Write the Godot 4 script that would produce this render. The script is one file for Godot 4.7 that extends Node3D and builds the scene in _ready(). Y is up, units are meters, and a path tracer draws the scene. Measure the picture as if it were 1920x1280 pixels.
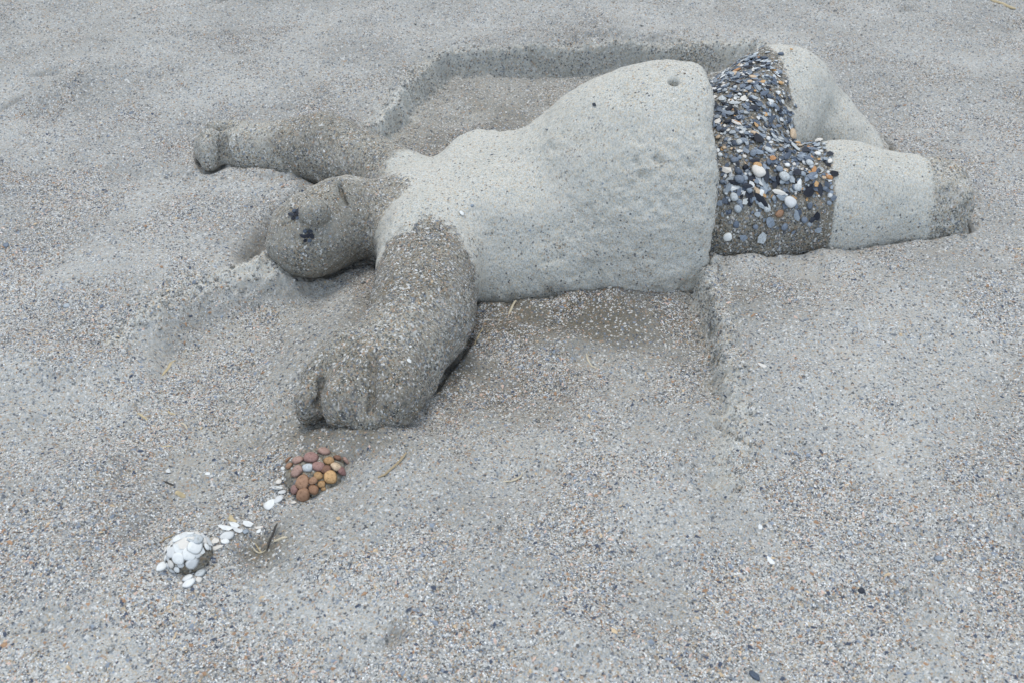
extends Node3D
# A sand figure lying on a shelly beach, wearing trunks made of shells, under an overcast sky.

const CELL := 0.007
var rng := RandomNumberGenerator.new()
var n_big := FastNoiseLite.new()
var n_mid := FastNoiseLite.new()
var n_fine := FastNoiseLite.new()
var n_patch := FastNoiseLite.new()
var n_ridge := FastNoiseLite.new()
var M := {}
var used := {}


func _ready():
	# ---------- camera, sky, sun, exposure ----------
	var cam := Camera3D.new()
	cam.name = "camera"
	cam.position = Vector3(0, 1.45, 0)
	cam.rotation_degrees = Vector3(-40, 0, 0)
	cam.fov = 37.8
	cam.near = 0.05
	cam.far = 400.0
	var lens := CameraAttributesPhysical.new()
	lens.frustum_focal_length = 35.0
	lens.frustum_focus_distance = 2.5
	lens.exposure_aperture = 6.3
	lens.frustum_near = 0.05
	lens.frustum_far = 400.0
	cam.attributes = lens
	add_child(cam)
	cam.fov = 37.8
	var env := Environment.new()
	env.background_mode = Environment.BG_SKY
	var sm := ProceduralSkyMaterial.new()
	sm.sky_top_color = Color(0.825, 0.885, 0.955)
	sm.sky_horizon_color = Color(0.79, 0.84, 0.895)
	sm.sky_curve = 0.2
	sm.ground_bottom_color = Color(0.5, 0.5, 0.48)
	sm.ground_horizon_color = Color(0.7, 0.72, 0.73)
	var sky := Sky.new()
	sky.sky_material = sm
	env.sky = sky
	env.tonemap_mode = Environment.TONE_MAPPER_LINEAR
	env.tonemap_exposure = 1.53
	env.sdfgi_enabled = true
	env.ssao_enabled = true
	env.ssil_enabled = true
	var we := WorldEnvironment.new()
	we.name = "overcast_sky"
	we.environment = env
	add_child(we)
	var sun := DirectionalLight3D.new()
	sun.name = "veiled_sun"
	sun.light_energy = 0.36
	sun.light_angular_distance = 32.0
	sun.light_color = Color(1.0, 0.98, 0.95)
	sun.rotation_degrees = Vector3(-72, 195, 0)
	sun.shadow_enabled = true
	add_child(sun)

	rng.seed = 7
	set_noise(n_big, 11, 1.6, 3)
	set_noise(n_mid, 12, 7.0, 3)
	set_noise(n_fine, 13, 34.0, 3)
	set_noise(n_patch, 14, 3.2, 4)
	set_noise(n_ridge, 15, 9.0, 3)
	make_materials()
	var t0 := Time.get_ticks_msec()
	plan_figure()
	build_ground()
	print("ground ", Time.get_ticks_msec() - t0)
	build_figure()
	print("figure ", Time.get_ticks_msec() - t0)
	make_shell_meshes()
	build_trunk_shells()
	build_eyes()
	print("shells ", Time.get_ticks_msec() - t0)
	build_mounds()
	build_litter()
	print("litter ", Time.get_ticks_msec() - t0)
	build_grit()
	print("grit ", Time.get_ticks_msec() - t0)


# ---------------------------------------------------------------- helpers
func set_noise(n: FastNoiseLite, s: int, f: float, oct: int):
	n.seed = s
	n.noise_type = FastNoiseLite.TYPE_SIMPLEX_SMOOTH
	n.frequency = f
	n.fractal_type = FastNoiseLite.FRACTAL_FBM
	n.fractal_octaves = oct


func numbered(called: String) -> String:
	used[called] = used.get(called, -1) + 1
	return called if used[called] == 0 else "%s_%03d" % [called, used[called]]


func tag(o: Node, label := "", category := "", group := "", kind := ""):
	if label: o.set_meta("label", label)
	if category: o.set_meta("category", category)
	if group: o.set_meta("group", group)
	if kind: o.set_meta("kind", kind)


func mesh_node(called: String, mesh: Mesh, mat: Material, parent: Node) -> MeshInstance3D:
	var o := MeshInstance3D.new()
	o.name = called if parent != self else numbered(called)
	o.mesh = mesh
	if mat: o.material_override = mat
	parent.add_child(o, true)
	return o


func lin(r: float, g: float, b: float) -> Color:
	return Color(r, g, b).linear_to_srgb()


func sstep(a: float, b: float, x: float) -> float:
	var t := clampf((x - a) / (b - a), 0.0, 1.0)
	return t * t * (3.0 - 2.0 * t)


func grain_texture(s: int, freq: float, stops: Array, jitter := 1.0) -> NoiseTexture2D:
	var n := FastNoiseLite.new()
	n.seed = s
	n.noise_type = FastNoiseLite.TYPE_CELLULAR
	n.frequency = freq
	n.cellular_return_type = FastNoiseLite.RETURN_CELL_VALUE
	n.cellular_jitter = jitter
	n.fractal_type = FastNoiseLite.FRACTAL_NONE
	n.domain_warp_enabled = true
	n.domain_warp_amplitude = 4.0
	n.domain_warp_frequency = 0.12
	var g := Gradient.new()
	g.interpolation_mode = Gradient.GRADIENT_INTERPOLATE_CONSTANT
	var offs := PackedFloat32Array()
	var cols := PackedColorArray()
	for a in stops:
		offs.append(a[0])
		cols.append(a[1])
	g.offsets = offs
	g.colors = cols
	var t := NoiseTexture2D.new()
	t.width = 2048
	t.height = 2048
	t.seamless = true
	t.seamless_blend_skirt = 0.05
	t.normalize = false
	t.noise = n
	t.color_ramp = g
	return t


func relief_texture(s: int, freq: float) -> NoiseTexture2D:
	var n := FastNoiseLite.new()
	n.seed = s
	n.noise_type = FastNoiseLite.TYPE_CELLULAR
	n.frequency = freq
	n.cellular_return_type = FastNoiseLite.RETURN_DISTANCE2_SUB
	n.fractal_type = FastNoiseLite.FRACTAL_FBM
	n.fractal_octaves = 3
	n.fractal_gain = 0.6
	var t := NoiseTexture2D.new()
	t.width = 1024
	t.height = 1024
	t.seamless = true
	t.noise = n
	return t


func sand_material(called: String, grains: Texture2D, over: Texture2D, relief: Texture2D, scale: float, bump: float) -> StandardMaterial3D:
	var m := StandardMaterial3D.new()
	m.resource_name = called
	m.vertex_color_use_as_albedo = true
	m.albedo_texture = grains
	m.uv1_triplanar = true
	m.uv1_world_triplanar = true
	m.uv1_triplanar_sharpness = 4.0
	m.uv1_scale = Vector3.ONE * scale
	m.detail_enabled = true
	m.detail_albedo = over
	m.detail_blend_mode = BaseMaterial3D.BLEND_MODE_MIX
	m.detail_uv_layer = BaseMaterial3D.DETAIL_UV_2
	m.uv2_triplanar = true
	m.uv2_world_triplanar = true
	m.uv2_triplanar_sharpness = 4.0
	m.uv2_scale = Vector3.ONE * scale * 0.73
	m.uv2_offset = Vector3(0.31, 0.17, 0.57)
	m.heightmap_enabled = true
	m.heightmap_texture = relief
	m.heightmap_scale = bump
	m.roughness = 0.95
	m.metallic_specular = 0.2
	return m


func make_materials():
	var k := func(v: float, tint := Vector3.ONE) -> Color: return Color(v * tint.x, v * tint.y, v * tint.z)
	var cool := Vector3(0.97, 1.0, 1.03)
	var warm := Vector3(1.06, 0.99, 0.9)
	# quartz and shell grains, as multiples of the sand's own colour
	var fine := [[0.0, k.call(0.80, cool)], [0.14, k.call(0.92)], [0.3, k.call(0.86, warm)], [0.45, k.call(0.95)], [0.6, k.call(0.89, cool)], [0.72, k.call(0.97)], [0.82, k.call(0.82)], [0.90, k.call(0.99, Vector3(0.98, 0.98, 0.98))], [0.965, k.call(0.70, cool)]]
	var rough := [[0.0, k.call(0.68, cool)], [0.12, k.call(0.92)], [0.28, k.call(0.80, warm)], [0.42, k.call(0.95)], [0.55, k.call(0.76)], [0.66, k.call(0.99, Vector3(1, 1, 1))], [0.78, k.call(0.62, cool)], [0.86, k.call(0.88, warm)], [0.93, k.call(1.0, Vector3(1, 1, 1))], [0.97, k.call(0.46, cool)]]
	var none := Color(0.5, 0.5, 0.5, 0.0)
	var sparse := [[0.0, none], [0.80, Color(0.78, 0.78, 0.77, 0.8)], [0.87, Color(0.36, 0.38, 0.41, 0.8)], [0.92, Color(0.60, 0.51, 0.43, 0.8)], [0.95, Color(0.22, 0.235, 0.26, 0.8)], [0.975, Color(0.45, 0.49, 0.54, 0.8)]]
	var few := [[0.0, none], [0.94, Color(0.8, 0.8, 0.79, 0.7)], [0.958, Color(0.36, 0.38, 0.41, 0.7)], [0.975, Color(0.62, 0.52, 0.43, 0.7)], [0.988, Color(0.2, 0.21, 0.24, 0.8)]]
	var gf := grain_texture(21, 0.34, fine)
	var gr := grain_texture(22, 0.24, rough)
	var os := grain_texture(23, 0.22, sparse)
	var ofw := grain_texture(24, 0.22, few)
	var rl := relief_texture(25, 0.06)
	M.fine = sand_material("packed_sand", gf, ofw, rl, 1.0 / 1.3, 0.3)
	M.rough = sand_material("shelly_sand", gr, os, rl, 1.0 / 1.5, 0.42)
	M.beach = sand_material("beach_sand", gf, os, rl, 1.0 / 1.4, 0.38)
	M.crumb = sand_material("crumbled_sand", gr, os, rl, 1.0 / 1.5, 0.2)
	M.flake = StandardMaterial3D.new()
	M.flake.resource_name = "shell_flake"
	M.flake.vertex_color_use_as_albedo = true
	M.flake.roughness = 0.6
	M.flake.metallic_specular = 0.3
	M.shells = {}
	var sets := {
		"slate": [[0.135, 0.17, 0.23], [0.19, 0.23, 0.295], [0.085, 0.11, 0.155], [0.26, 0.31, 0.38]],
		"ink": [[0.018, 0.022, 0.034], [0.035, 0.042, 0.06]],
		"grey": [[0.42, 0.47, 0.52], [0.54, 0.58, 0.61], [0.32, 0.37, 0.43]],
		"white": [[0.70, 0.71, 0.70], [0.60, 0.61, 0.61], [0.66, 0.63, 0.585]],
		"tan": [[0.60, 0.38, 0.19], [0.64, 0.50, 0.36], [0.50, 0.27, 0.13]],
		"rose": [[0.34, 0.205, 0.185], [0.40, 0.265, 0.225], [0.27, 0.155, 0.145]],
		"umber": [[0.30, 0.17, 0.105], [0.36, 0.215, 0.14], [0.42, 0.26, 0.13], [0.22, 0.12, 0.085]],
	}
	var mn := FastNoiseLite.new()
	mn.seed = 31
	mn.noise_type = FastNoiseLite.TYPE_SIMPLEX_SMOOTH
	mn.frequency = 0.02
	mn.fractal_octaves = 5
	mn.fractal_gain = 0.65
	var mt := NoiseTexture2D.new()
	mt.width = 256
	mt.height = 256
	mt.seamless = true
	mt.noise = mn
	var mg := Gradient.new()
	mg.offsets = PackedFloat32Array([0.0, 0.35, 0.6, 1.0])
	mg.colors = PackedColorArray([Color(0.62, 0.60, 0.57), Color(0.9, 0.89, 0.87), Color(1, 1, 1), Color(0.84, 0.83, 0.82)])
	mt.color_ramp = mg
	for s in sets:
		M.shells[s] = []
		for c in sets[s]:
			var m := StandardMaterial3D.new()
			m.resource_name = s + "_shell"
			m.albedo_color = lin(c[0], c[1], c[2])
			m.vertex_color_use_as_albedo = true
			m.roughness = 0.62
			m.metallic_specular = 0.35
			if s != "white": m.albedo_texture = mt
			m.uv1_triplanar = true
			m.uv1_scale = Vector3.ONE * 0.45
			m.uv1_offset = Vector3(c[0], c[1], c[2]) * 7.0
			M.shells[s].append(m)
	M.straw = []
	for c in [[0.48, 0.39, 0.24], [0.36, 0.28, 0.17], [0.56, 0.49, 0.36]]:
		var m := StandardMaterial3D.new()
		m.resource_name = "dry_straw"
		m.albedo_color = lin(c[0], c[1], c[2])
		m.vertex_color_use_as_albedo = true
		m.roughness = 0.75
		M.straw.append(m)
	M.twig = StandardMaterial3D.new()
	M.twig.resource_name = "dark_twig"
	M.twig.albedo_color = lin(0.05, 0.045, 0.04)
	M.twig.vertex_color_use_as_albedo = true
	M.twig.roughness = 0.8


# ---------------------------------------------------------------- ground
# the dug-out hollow round the figure: corners (x, z) and, for the edge that starts there, how far its bank reaches
const PIT := [
	[-0.235, -3.28, 0.03], [0.07, -3.32, 0.022], [0.45, -3.335, 0.022], [0.86, -3.30, 0.05], [0.66, -2.55, 0.05], [0.470, -2.06, 0.016], [0.485, -1.80, 0.02], [0.47, -1.56, 0.05],
	[0.42, -1.31, 0.6], [0.13, -1.12, 0.6], [-0.2, -1.12, 0.6], [-0.58, -0.98, 0.5], [-0.90, -1.2, 0.45], [-1.02, -1.46, 0.42], [-0.95, -1.63, 0.28], [-0.90, -1.785, 0.16],
	[-0.81, -1.92, 0.11], [-0.70, -1.98, 0.12], [-0.60, -2.03, 0.12], [-0.56, -2.22, 0.10], [-0.50, -2.40, 0.08], [-0.425, -2.74, 0.022],
]
const PIT_DEPTH := 0.078
var rim := 9.0
var dug := 0.0
const GX0 := -2.15
const GZ0 := -4.05
const GSTEP := 0.006
const GNX := 718
const GNZ := 544
var gh := PackedFloat32Array()
var maps := PackedFloat32Array()
var crumb := PackedFloat32Array()


func pit_at(x: float, z: float) -> float:
	if x < -1.15 or x > 0.9 or z < -3.45 or z > -0.9:
		return 0.0
	var inside := false
	var best := 1.0
	rim = 9.0
	var n := PIT.size()
	for i in n:
		var a = PIT[i]
		var b = PIT[(i + 1) % n]
		var ax: float = a[0]
		var az: float = a[1]
		var bx: float = b[0]
		var bz: float = b[1]
		if (az > z) != (bz > z) and x < (bx - ax) * (z - az) / (bz - az) + ax:
			inside = not inside
		var ex := bx - ax
		var ez := bz - az
		var t := clampf(((x - ax) * ex + (z - az) * ez) / (ex * ex + ez * ez), 0.0, 1.0)
		var dx := x - ax - ex * t
		var dz := z - az - ez * t
		var w: float = lerpf(a[2], b[2], t) if absf(a[2] - b[2]) < 0.2 else a[2]
		var far := sqrt(dx * dx + dz * dz)
		best = minf(best, far / w)
		if w < 0.2: rim = minf(rim, far)
	if not inside:
		return 0.0
	return best


func bump(x: float, z: float, cx: float, cz: float, rx: float, rz: float, turn: float) -> float:
	var dx := x - cx
	var dz := z - cz
	var c := cos(turn)
	var s := sin(turn)
	var u := (dx * c + dz * s) / rx
	var v := (-dx * s + dz * c) / rz
	var q := u * u + v * v
	return exp(-q) if q < 9.0 else 0.0


# dents, drag marks and spilt sand: height, centre, half-lengths, turn
var lumps := [
	[0.085, -0.40, -1.76, 0.11, 0.20, 0.25], [0.034, -0.33, -1.45, 0.15, 0.06, 0.0], [-0.045, -0.94, -1.50, 0.10, 0.12, 0.5], [0.022, -1.04, -1.68, 0.11, 0.07, 0.3],
	[-0.02, -0.475, -1.16, 0.035, 0.03, 0.0], [-0.05, -1.57, -2.90, 0.11, 0.026, -0.96], [-0.045, -1.42, -3.10, 0.09, 0.026, -0.96], [0.03, -1.45, -2.95, 0.3, 0.05, -0.96], [-0.03, -1.55, -3.12, 0.06, 0.022, -0.6],
	[-0.014, -1.20, -3.42, 0.06, 0.016, 0.6], [-0.02, 1.48, -3.66, 0.05, 0.014, -0.15], [-0.016, 0.16, -1.72, 0.07, 0.05, 0.3], [0.022, 0.1, -1.80, 0.16, 0.05, 0.5],
	[-0.080, -0.615, -2.265, 0.17, 0.034, 1.9], [-0.035, -0.665, -2.11, 0.05, 0.03, 1.9], [0.014, -0.57, -2.19, 0.12, 0.025, 1.9], [-0.03, 0.17, -3.292, 0.2, 0.011, -0.05], [-0.012, 0.55, -3.38, 0.3, 0.045, 0.0], [-0.03, -0.62, -2.47, 0.13, 0.035, -0.1], [0.012, 0.02, -2.75, 0.3, 0.12, 0.0],
]


func slow_height(x: float, z: float) -> float:
	var h := n_big.get_noise_2d(x, z) * 0.026
	for q in lumps:
		var far: float = 3.0 * maxf(q[3], q[4])
		if absf(x - q[1]) < far and absf(z - q[2]) < far: h += q[0] * bump(x, z, q[1], q[2], q[3], q[4], q[5])
	return h


func quick_height(x: float, z: float) -> float:
	rim = 9.0
	dug = 0.0
	var m := n_mid.get_noise_2d(x, z)
	var f := n_fine.get_noise_2d(x, z)
	var h := m * 0.013 + f * 0.0036 + 0.011 * maxf(0.0, n_ridge.get_noise_2d(x + 11.0, z) - 0.18)
	if x > -1.2 and x < 0.95 and z > -3.5 and z < -0.85:
		var jx := x + n_mid.get_noise_2d(x * 1.7 + 3.0, z * 1.7) * 0.022 + f * 0.008
		var jz := z + m * 0.022 + f * 0.008
		dug = sstep(0.0, 1.0, pit_at(jx, jz))
		h -= PIT_DEPTH * dug
		if rim < 0.12: # broken clods along the cut edges
			var c := n_ridge.get_noise_2d(x * 3.1, z * 3.1) + 0.5 * n_fine.get_noise_2d(x * 1.6 + 8.0, z * 1.6)
			h += exp(-rim * rim / 0.0026) * (0.014 * c + 0.003)
		if z < -3.25: h += 0.02 * bump(x, z, 0.30, -3.42, 0.5, 0.06, 0.0) * (0.6 + n_ridge.get_noise_2d(x, z))
	return h


func ground_at(x: float, z: float) -> float:
	var fx := clampf((x - GX0) / GSTEP, 0.0, GNX - 1.001)
	var fz := clampf((z - GZ0) / GSTEP, 0.0, GNZ - 1.001)
	var i := int(fx)
	var j := int(fz)
	fx -= i
	fz -= j
	var q := j * GNX + i
	return lerpf(lerpf(gh[q], gh[q + 1], fx), lerpf(gh[q + GNX], gh[q + GNX + 1], fx), fz)


func ground_normal(x: float, z: float) -> Vector3:
	var e := 0.009
	return Vector3(ground_at(x - e, z) - ground_at(x + e, z), 2.0 * e, ground_at(x, z - e) - ground_at(x, z + e)).normalized()


# share of damp, freshly dug sand: the digger's spill in the hollow, in ragged patches
func damp_at(x: float, z: float) -> float:
	var v := n_patch.get_noise_2d(x, z) * 0.55 + n_mid.get_noise_2d(x + 3.0, z) * 0.25
	var d := 0.0
	d = maxf(d, bump(x, z, 0.10, -1.92, 0.42, 0.17, 0.0) * 1.25)
	d = maxf(d, bump(x, z, -0.05, -1.68, 0.2, 0.14, 0.5) * 0.9)
	d = maxf(d, bump(x, z, 0.05, -2.8, 0.5, 0.35, 0.0) * 0.55)
	d = maxf(d, bump(x, z, -0.34, -1.46, 0.2, 0.10, 0.0) * 0.85)
	d = maxf(d, bump(x, z, -0.46, -1.15, 0.05, 0.05, 0.0) * 1.0)
	d = maxf(d, bump(x, z, 0.55, -3.31, 0.35, 0.03, 0.0) * 0.5)
	d = maxf(d, bump(x, z, -0.60, -2.27, 0.04, 0.16, 0.4) * 0.5)
	return clampf(d * (1.0 + v) + v * 0.25, 0.0, 1.0)


# how much shell grit lies on the ground
func grit_at(x: float, z: float) -> float:
	var v := 0.32 + n_patch.get_noise_2d(x + 20.0, z) * 1.35 + n_mid.get_noise_2d(x + 40.0, z) * 0.35
	v += 0.8 * bump(x, z, -0.75, -1.42, 0.12, 0.30, 0.3)
	v += 0.5 * bump(x, z, -0.62, -1.93, 0.10, 0.05, -0.5)
	v += 0.45 * bump(x, z, 0.2, -1.95, 0.35, 0.14, 0.0)
	v += 0.5 * bump(x, z, 0.72, -1.15, 0.35, 0.25, 0.0)
	v += 0.4 * bump(x, z, -1.25, -1.7, 0.3, 0.5, 0.0)
	v -= 0.45 * bump(x, z, 0.75, -1.75, 0.3, 0.4, 0.0)
	v -= 0.3 * bump(x, z, -0.45, -1.75, 0.2, 0.3, 0.0)
	v -= 0.25 * sstep(-2.5, -3.3, z)
	v += 0.2 * sstep(-1.3, -0.95, z)
	return clampf(v, 0.08, 1.0)


const DRY := Vector3(0.44, 0.437, 0.42)
const FRESH := Vector3(0.425, 0.415, 0.385)
const CUT_BRIGHTENED := Vector3(0.61, 0.605, 0.56)  # pale cut sand, brightened in the colour to offset shade on the banks
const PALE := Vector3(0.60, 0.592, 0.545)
const DAMP := Vector3(0.205, 0.19, 0.16)


func axis(lo: float, count: int, reach: float) -> PackedFloat32Array:
	var a := PackedFloat32Array()
	var out := []
	var s := GSTEP
	var v := 0.0
	while v < reach:
		s *= 1.28
		v += s
		out.append(v)
	out.reverse()
	for q in out: a.append(lo - q)
	for i in count: a.append(lo + i * GSTEP)
	out.reverse()
	var hi := lo + (count - 1) * GSTEP
	for q in out: a.append(hi + q)
	return a


func build_ground():
	gh.resize(GNX * GNZ)
	crumb.resize(GNX * GNZ)
	for i in 110: # old scuffs and footfalls all over the beach
		var x := rng.randf_range(-1.9, 1.9)
		var z := rng.randf_range(-3.9, -0.9)
		if x > -0.9 and x < 1.3 and z < -1.3: continue
		var r := rng.randf_range(0.025, 0.075)
		lumps.append([rng.randf_range(-0.03, 0.014), x, z, r, r * rng.randf_range(0.4, 0.9), rng.randf() * PI])
	var xs := axis(GX0, GNX, 90.0)
	var zs := axis(GZ0, GNZ, 90.0)
	var pad := (xs.size() - GNX) / 2
	var nx := xs.size()
	var nz := zs.size()
	# slow-changing fields on a grid twice as wide, then smoothly refined: height, damp, grit, tone
	var slow := Image.create_empty(GNX / 2, GNZ / 2, false, Image.FORMAT_RGBAF)
	for j in GNZ / 2:
		for i in GNX / 2:
			var x := GX0 + (i * 2 + 0.5) * GSTEP
			var z := GZ0 + (j * 2 + 0.5) * GSTEP
			slow.set_pixel(i, j, Color(slow_height(x, z), damp_at(x, z), grit_at(x, z), n_patch.get_noise_2d(x * 0.6 + 7.0, z * 0.6)))
	slow.resize(GNX, GNZ, Image.INTERPOLATE_CUBIC)
	maps = slow.get_data().to_float32_array()
	var v := PackedVector3Array()
	var c := PackedColorArray()
	v.resize(nx * nz)
	c.resize(nx * nz)
	for j in nz:
		var z := zs[j]
		var row := j >= pad and j < pad + GNZ
		var near_b := []
		var near_e := []
		for q in bones:
			if minf(q[1].z, q[1].z + q[2].z) - 0.24 < z and maxf(q[1].z, q[1].z + q[2].z) + 0.24 > z: near_b.append(q)
		for q in eggs:
			if absf(q[1].z - z) < maxf(q[3].x, q[3].z) + 0.08: near_e.append(q)
		for i in nx:
			var x := xs[i]
			var at := j * nx + i
			if row and i >= pad and i < pad + GNX:
				var q := (j - pad) * GNX + i - pad
				var h := maps[q * 4] + quick_height(x, z)
				if x > -1.0 and x < 1.3 and z > -2.95 and z < -1.38 and absf(h + 0.03) < 0.12:
					# the narrow gap where the figure was cut free of the sand
					var b := field(Vector3(x, h, z), near_b, near_e, [])
					if b > 0.0 and b < 0.08: crumb[q] = 0.35 * exp(-b / 0.02)
					if b > -0.03 and b < 0.03:
						var gap := 0.045 * exp(-b * b / 0.00005) if b > 0.0 else 0.045
						if x < -0.3 and z > -2.0: gap = 0.0
						if z > -1.95 and x < 0.0: gap *= 0.8
						gap *= 1.0 - sstep(-1.74, -1.6, z)
						if x < -0.36 and z > -2.32: gap *= 0.3
						h -= gap * (0.65 + 0.8 * n_mid.get_noise_2d(x * 1.5, z * 1.5 + 4.0))
				crumb[q] += 0.012 + 0.8 * exp(-rim * rim / 0.0012)
				gh[q] = h
				v[at] = Vector3(x, h, z)
				var col := DRY.lerp(FRESH, dug * 0.8).lerp(DAMP, clampf(maps[q * 4 + 1], 0.0, 1.0)).lerp(CUT_BRIGHTENED, 0.8 * exp(-rim * rim / 0.0014)) * (1.0 + 0.26 * maps[q * 4 + 3])
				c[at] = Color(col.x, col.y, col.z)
			else:
				v[at] = Vector3(x, slow_height(x, z) + n_mid.get_noise_2d(x, z) * 0.007, z)
				var col := DRY * (1.0 + 0.16 * n_patch.get_noise_2d(x * 0.6 + 7.0, z * 0.6))
				c[at] = Color(col.x, col.y, col.z)
	var nn := PackedVector3Array()
	nn.resize(nx * nz)
	for j in nz:
		for i in nx:
			var i0 := maxi(i - 1, 0)
			var i1 := mini(i + 1, nx - 1)
			var j0 := maxi(j - 1, 0)
			var j1 := mini(j + 1, nz - 1)
			var dx := (v[j * nx + i1].y - v[j * nx + i0].y) / (xs[i1] - xs[i0])
			var dz := (v[j1 * nx + i].y - v[j0 * nx + i].y) / (zs[j1] - zs[j0])
			nn[j * nx + i] = Vector3(-dx, 1.0, -dz).normalized()
	var fine_f := PackedInt32Array()
	var rough_f := PackedInt32Array()
	fine_f.resize((nx - 1) * (nz - 1) * 6)
	rough_f.resize((nx - 1) * (nz - 1) * 6)
	var kf := 0
	var kr := 0
	for j in nz - 1:
		for i in nx - 1:
			var a := j * nx + i
			var coarse := false
			if i >= pad and i < pad + GNX and j >= pad and j < pad + GNZ:
				coarse = maps[((j - pad) * GNX + i - pad) * 4 + 2] + (hash(a) % 1000) * 0.0007 - 0.35 > 0.50
			if coarse:
				rough_f[kr] = a
				rough_f[kr + 1] = a + 1
				rough_f[kr + 2] = a + nx
				rough_f[kr + 3] = a + 1
				rough_f[kr + 4] = a + nx + 1
				rough_f[kr + 5] = a + nx
				kr += 6
			else:
				fine_f[kf] = a
				fine_f[kf + 1] = a + 1
				fine_f[kf + 2] = a + nx
				fine_f[kf + 3] = a + 1
				fine_f[kf + 4] = a + nx + 1
				fine_f[kf + 5] = a + nx
				kf += 6
	fine_f.resize(kf)
	rough_f.resize(kr)
	var gm := array_mesh([[v, nn, c, fine_f], [v, nn, c, rough_f]])
	gm.surface_set_material(0, M.beach)
	gm.surface_set_material(1, M.rough)
	var o := mesh_node("ground", gm, null, self)
	tag(o, "grey shelly beach sand with a shallow dug hollow", "", "", "structure")


func array_mesh(surfaces: Array) -> ArrayMesh:
	var m := ArrayMesh.new()
	for s in surfaces:
		var a := []
		a.resize(Mesh.ARRAY_MAX)
		a[Mesh.ARRAY_VERTEX] = s[0]
		a[Mesh.ARRAY_NORMAL] = s[1]
		if s[2] != null: a[Mesh.ARRAY_COLOR] = s[2]
		a[Mesh.ARRAY_INDEX] = s[3]
		m.add_surface_from_arrays(Mesh.PRIMITIVE_TRIANGLES, a)
	return m


# ---------------------------------------------------------------- the figure, as a field of smoothly joined limbs
# bone: a, radius, b, radius, blend
var bones := []
var eggs := []     # centre, radii, turn (y), tilt (z), blend
var cuts := []     # grooves: a, b, radius, blend
const UPPER := 1
const LOWER := 2


func bone(part: int, a: Vector3, ra: float, b: Vector3, rb: float, k := 0.05):
	bones.append([part, a, b - a, 1.0 / maxf((b - a).length_squared(), 1e-9), ra, rb - ra, k])


func egg(part: int, c: Vector3, r: Vector3, turn := 0.0, tilt := 0.0, k := 0.05):
	var basis := Basis(Vector3.UP, turn) * Basis(Vector3.BACK, tilt)
	eggs.append([part, c, basis.transposed(), r, k])


func cut(a: Vector3, b: Vector3, r: float, k := 0.01):
	cuts.append([a, b - a, 1.0 / maxf((b - a).length_squared(), 1e-9), r, k])


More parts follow.
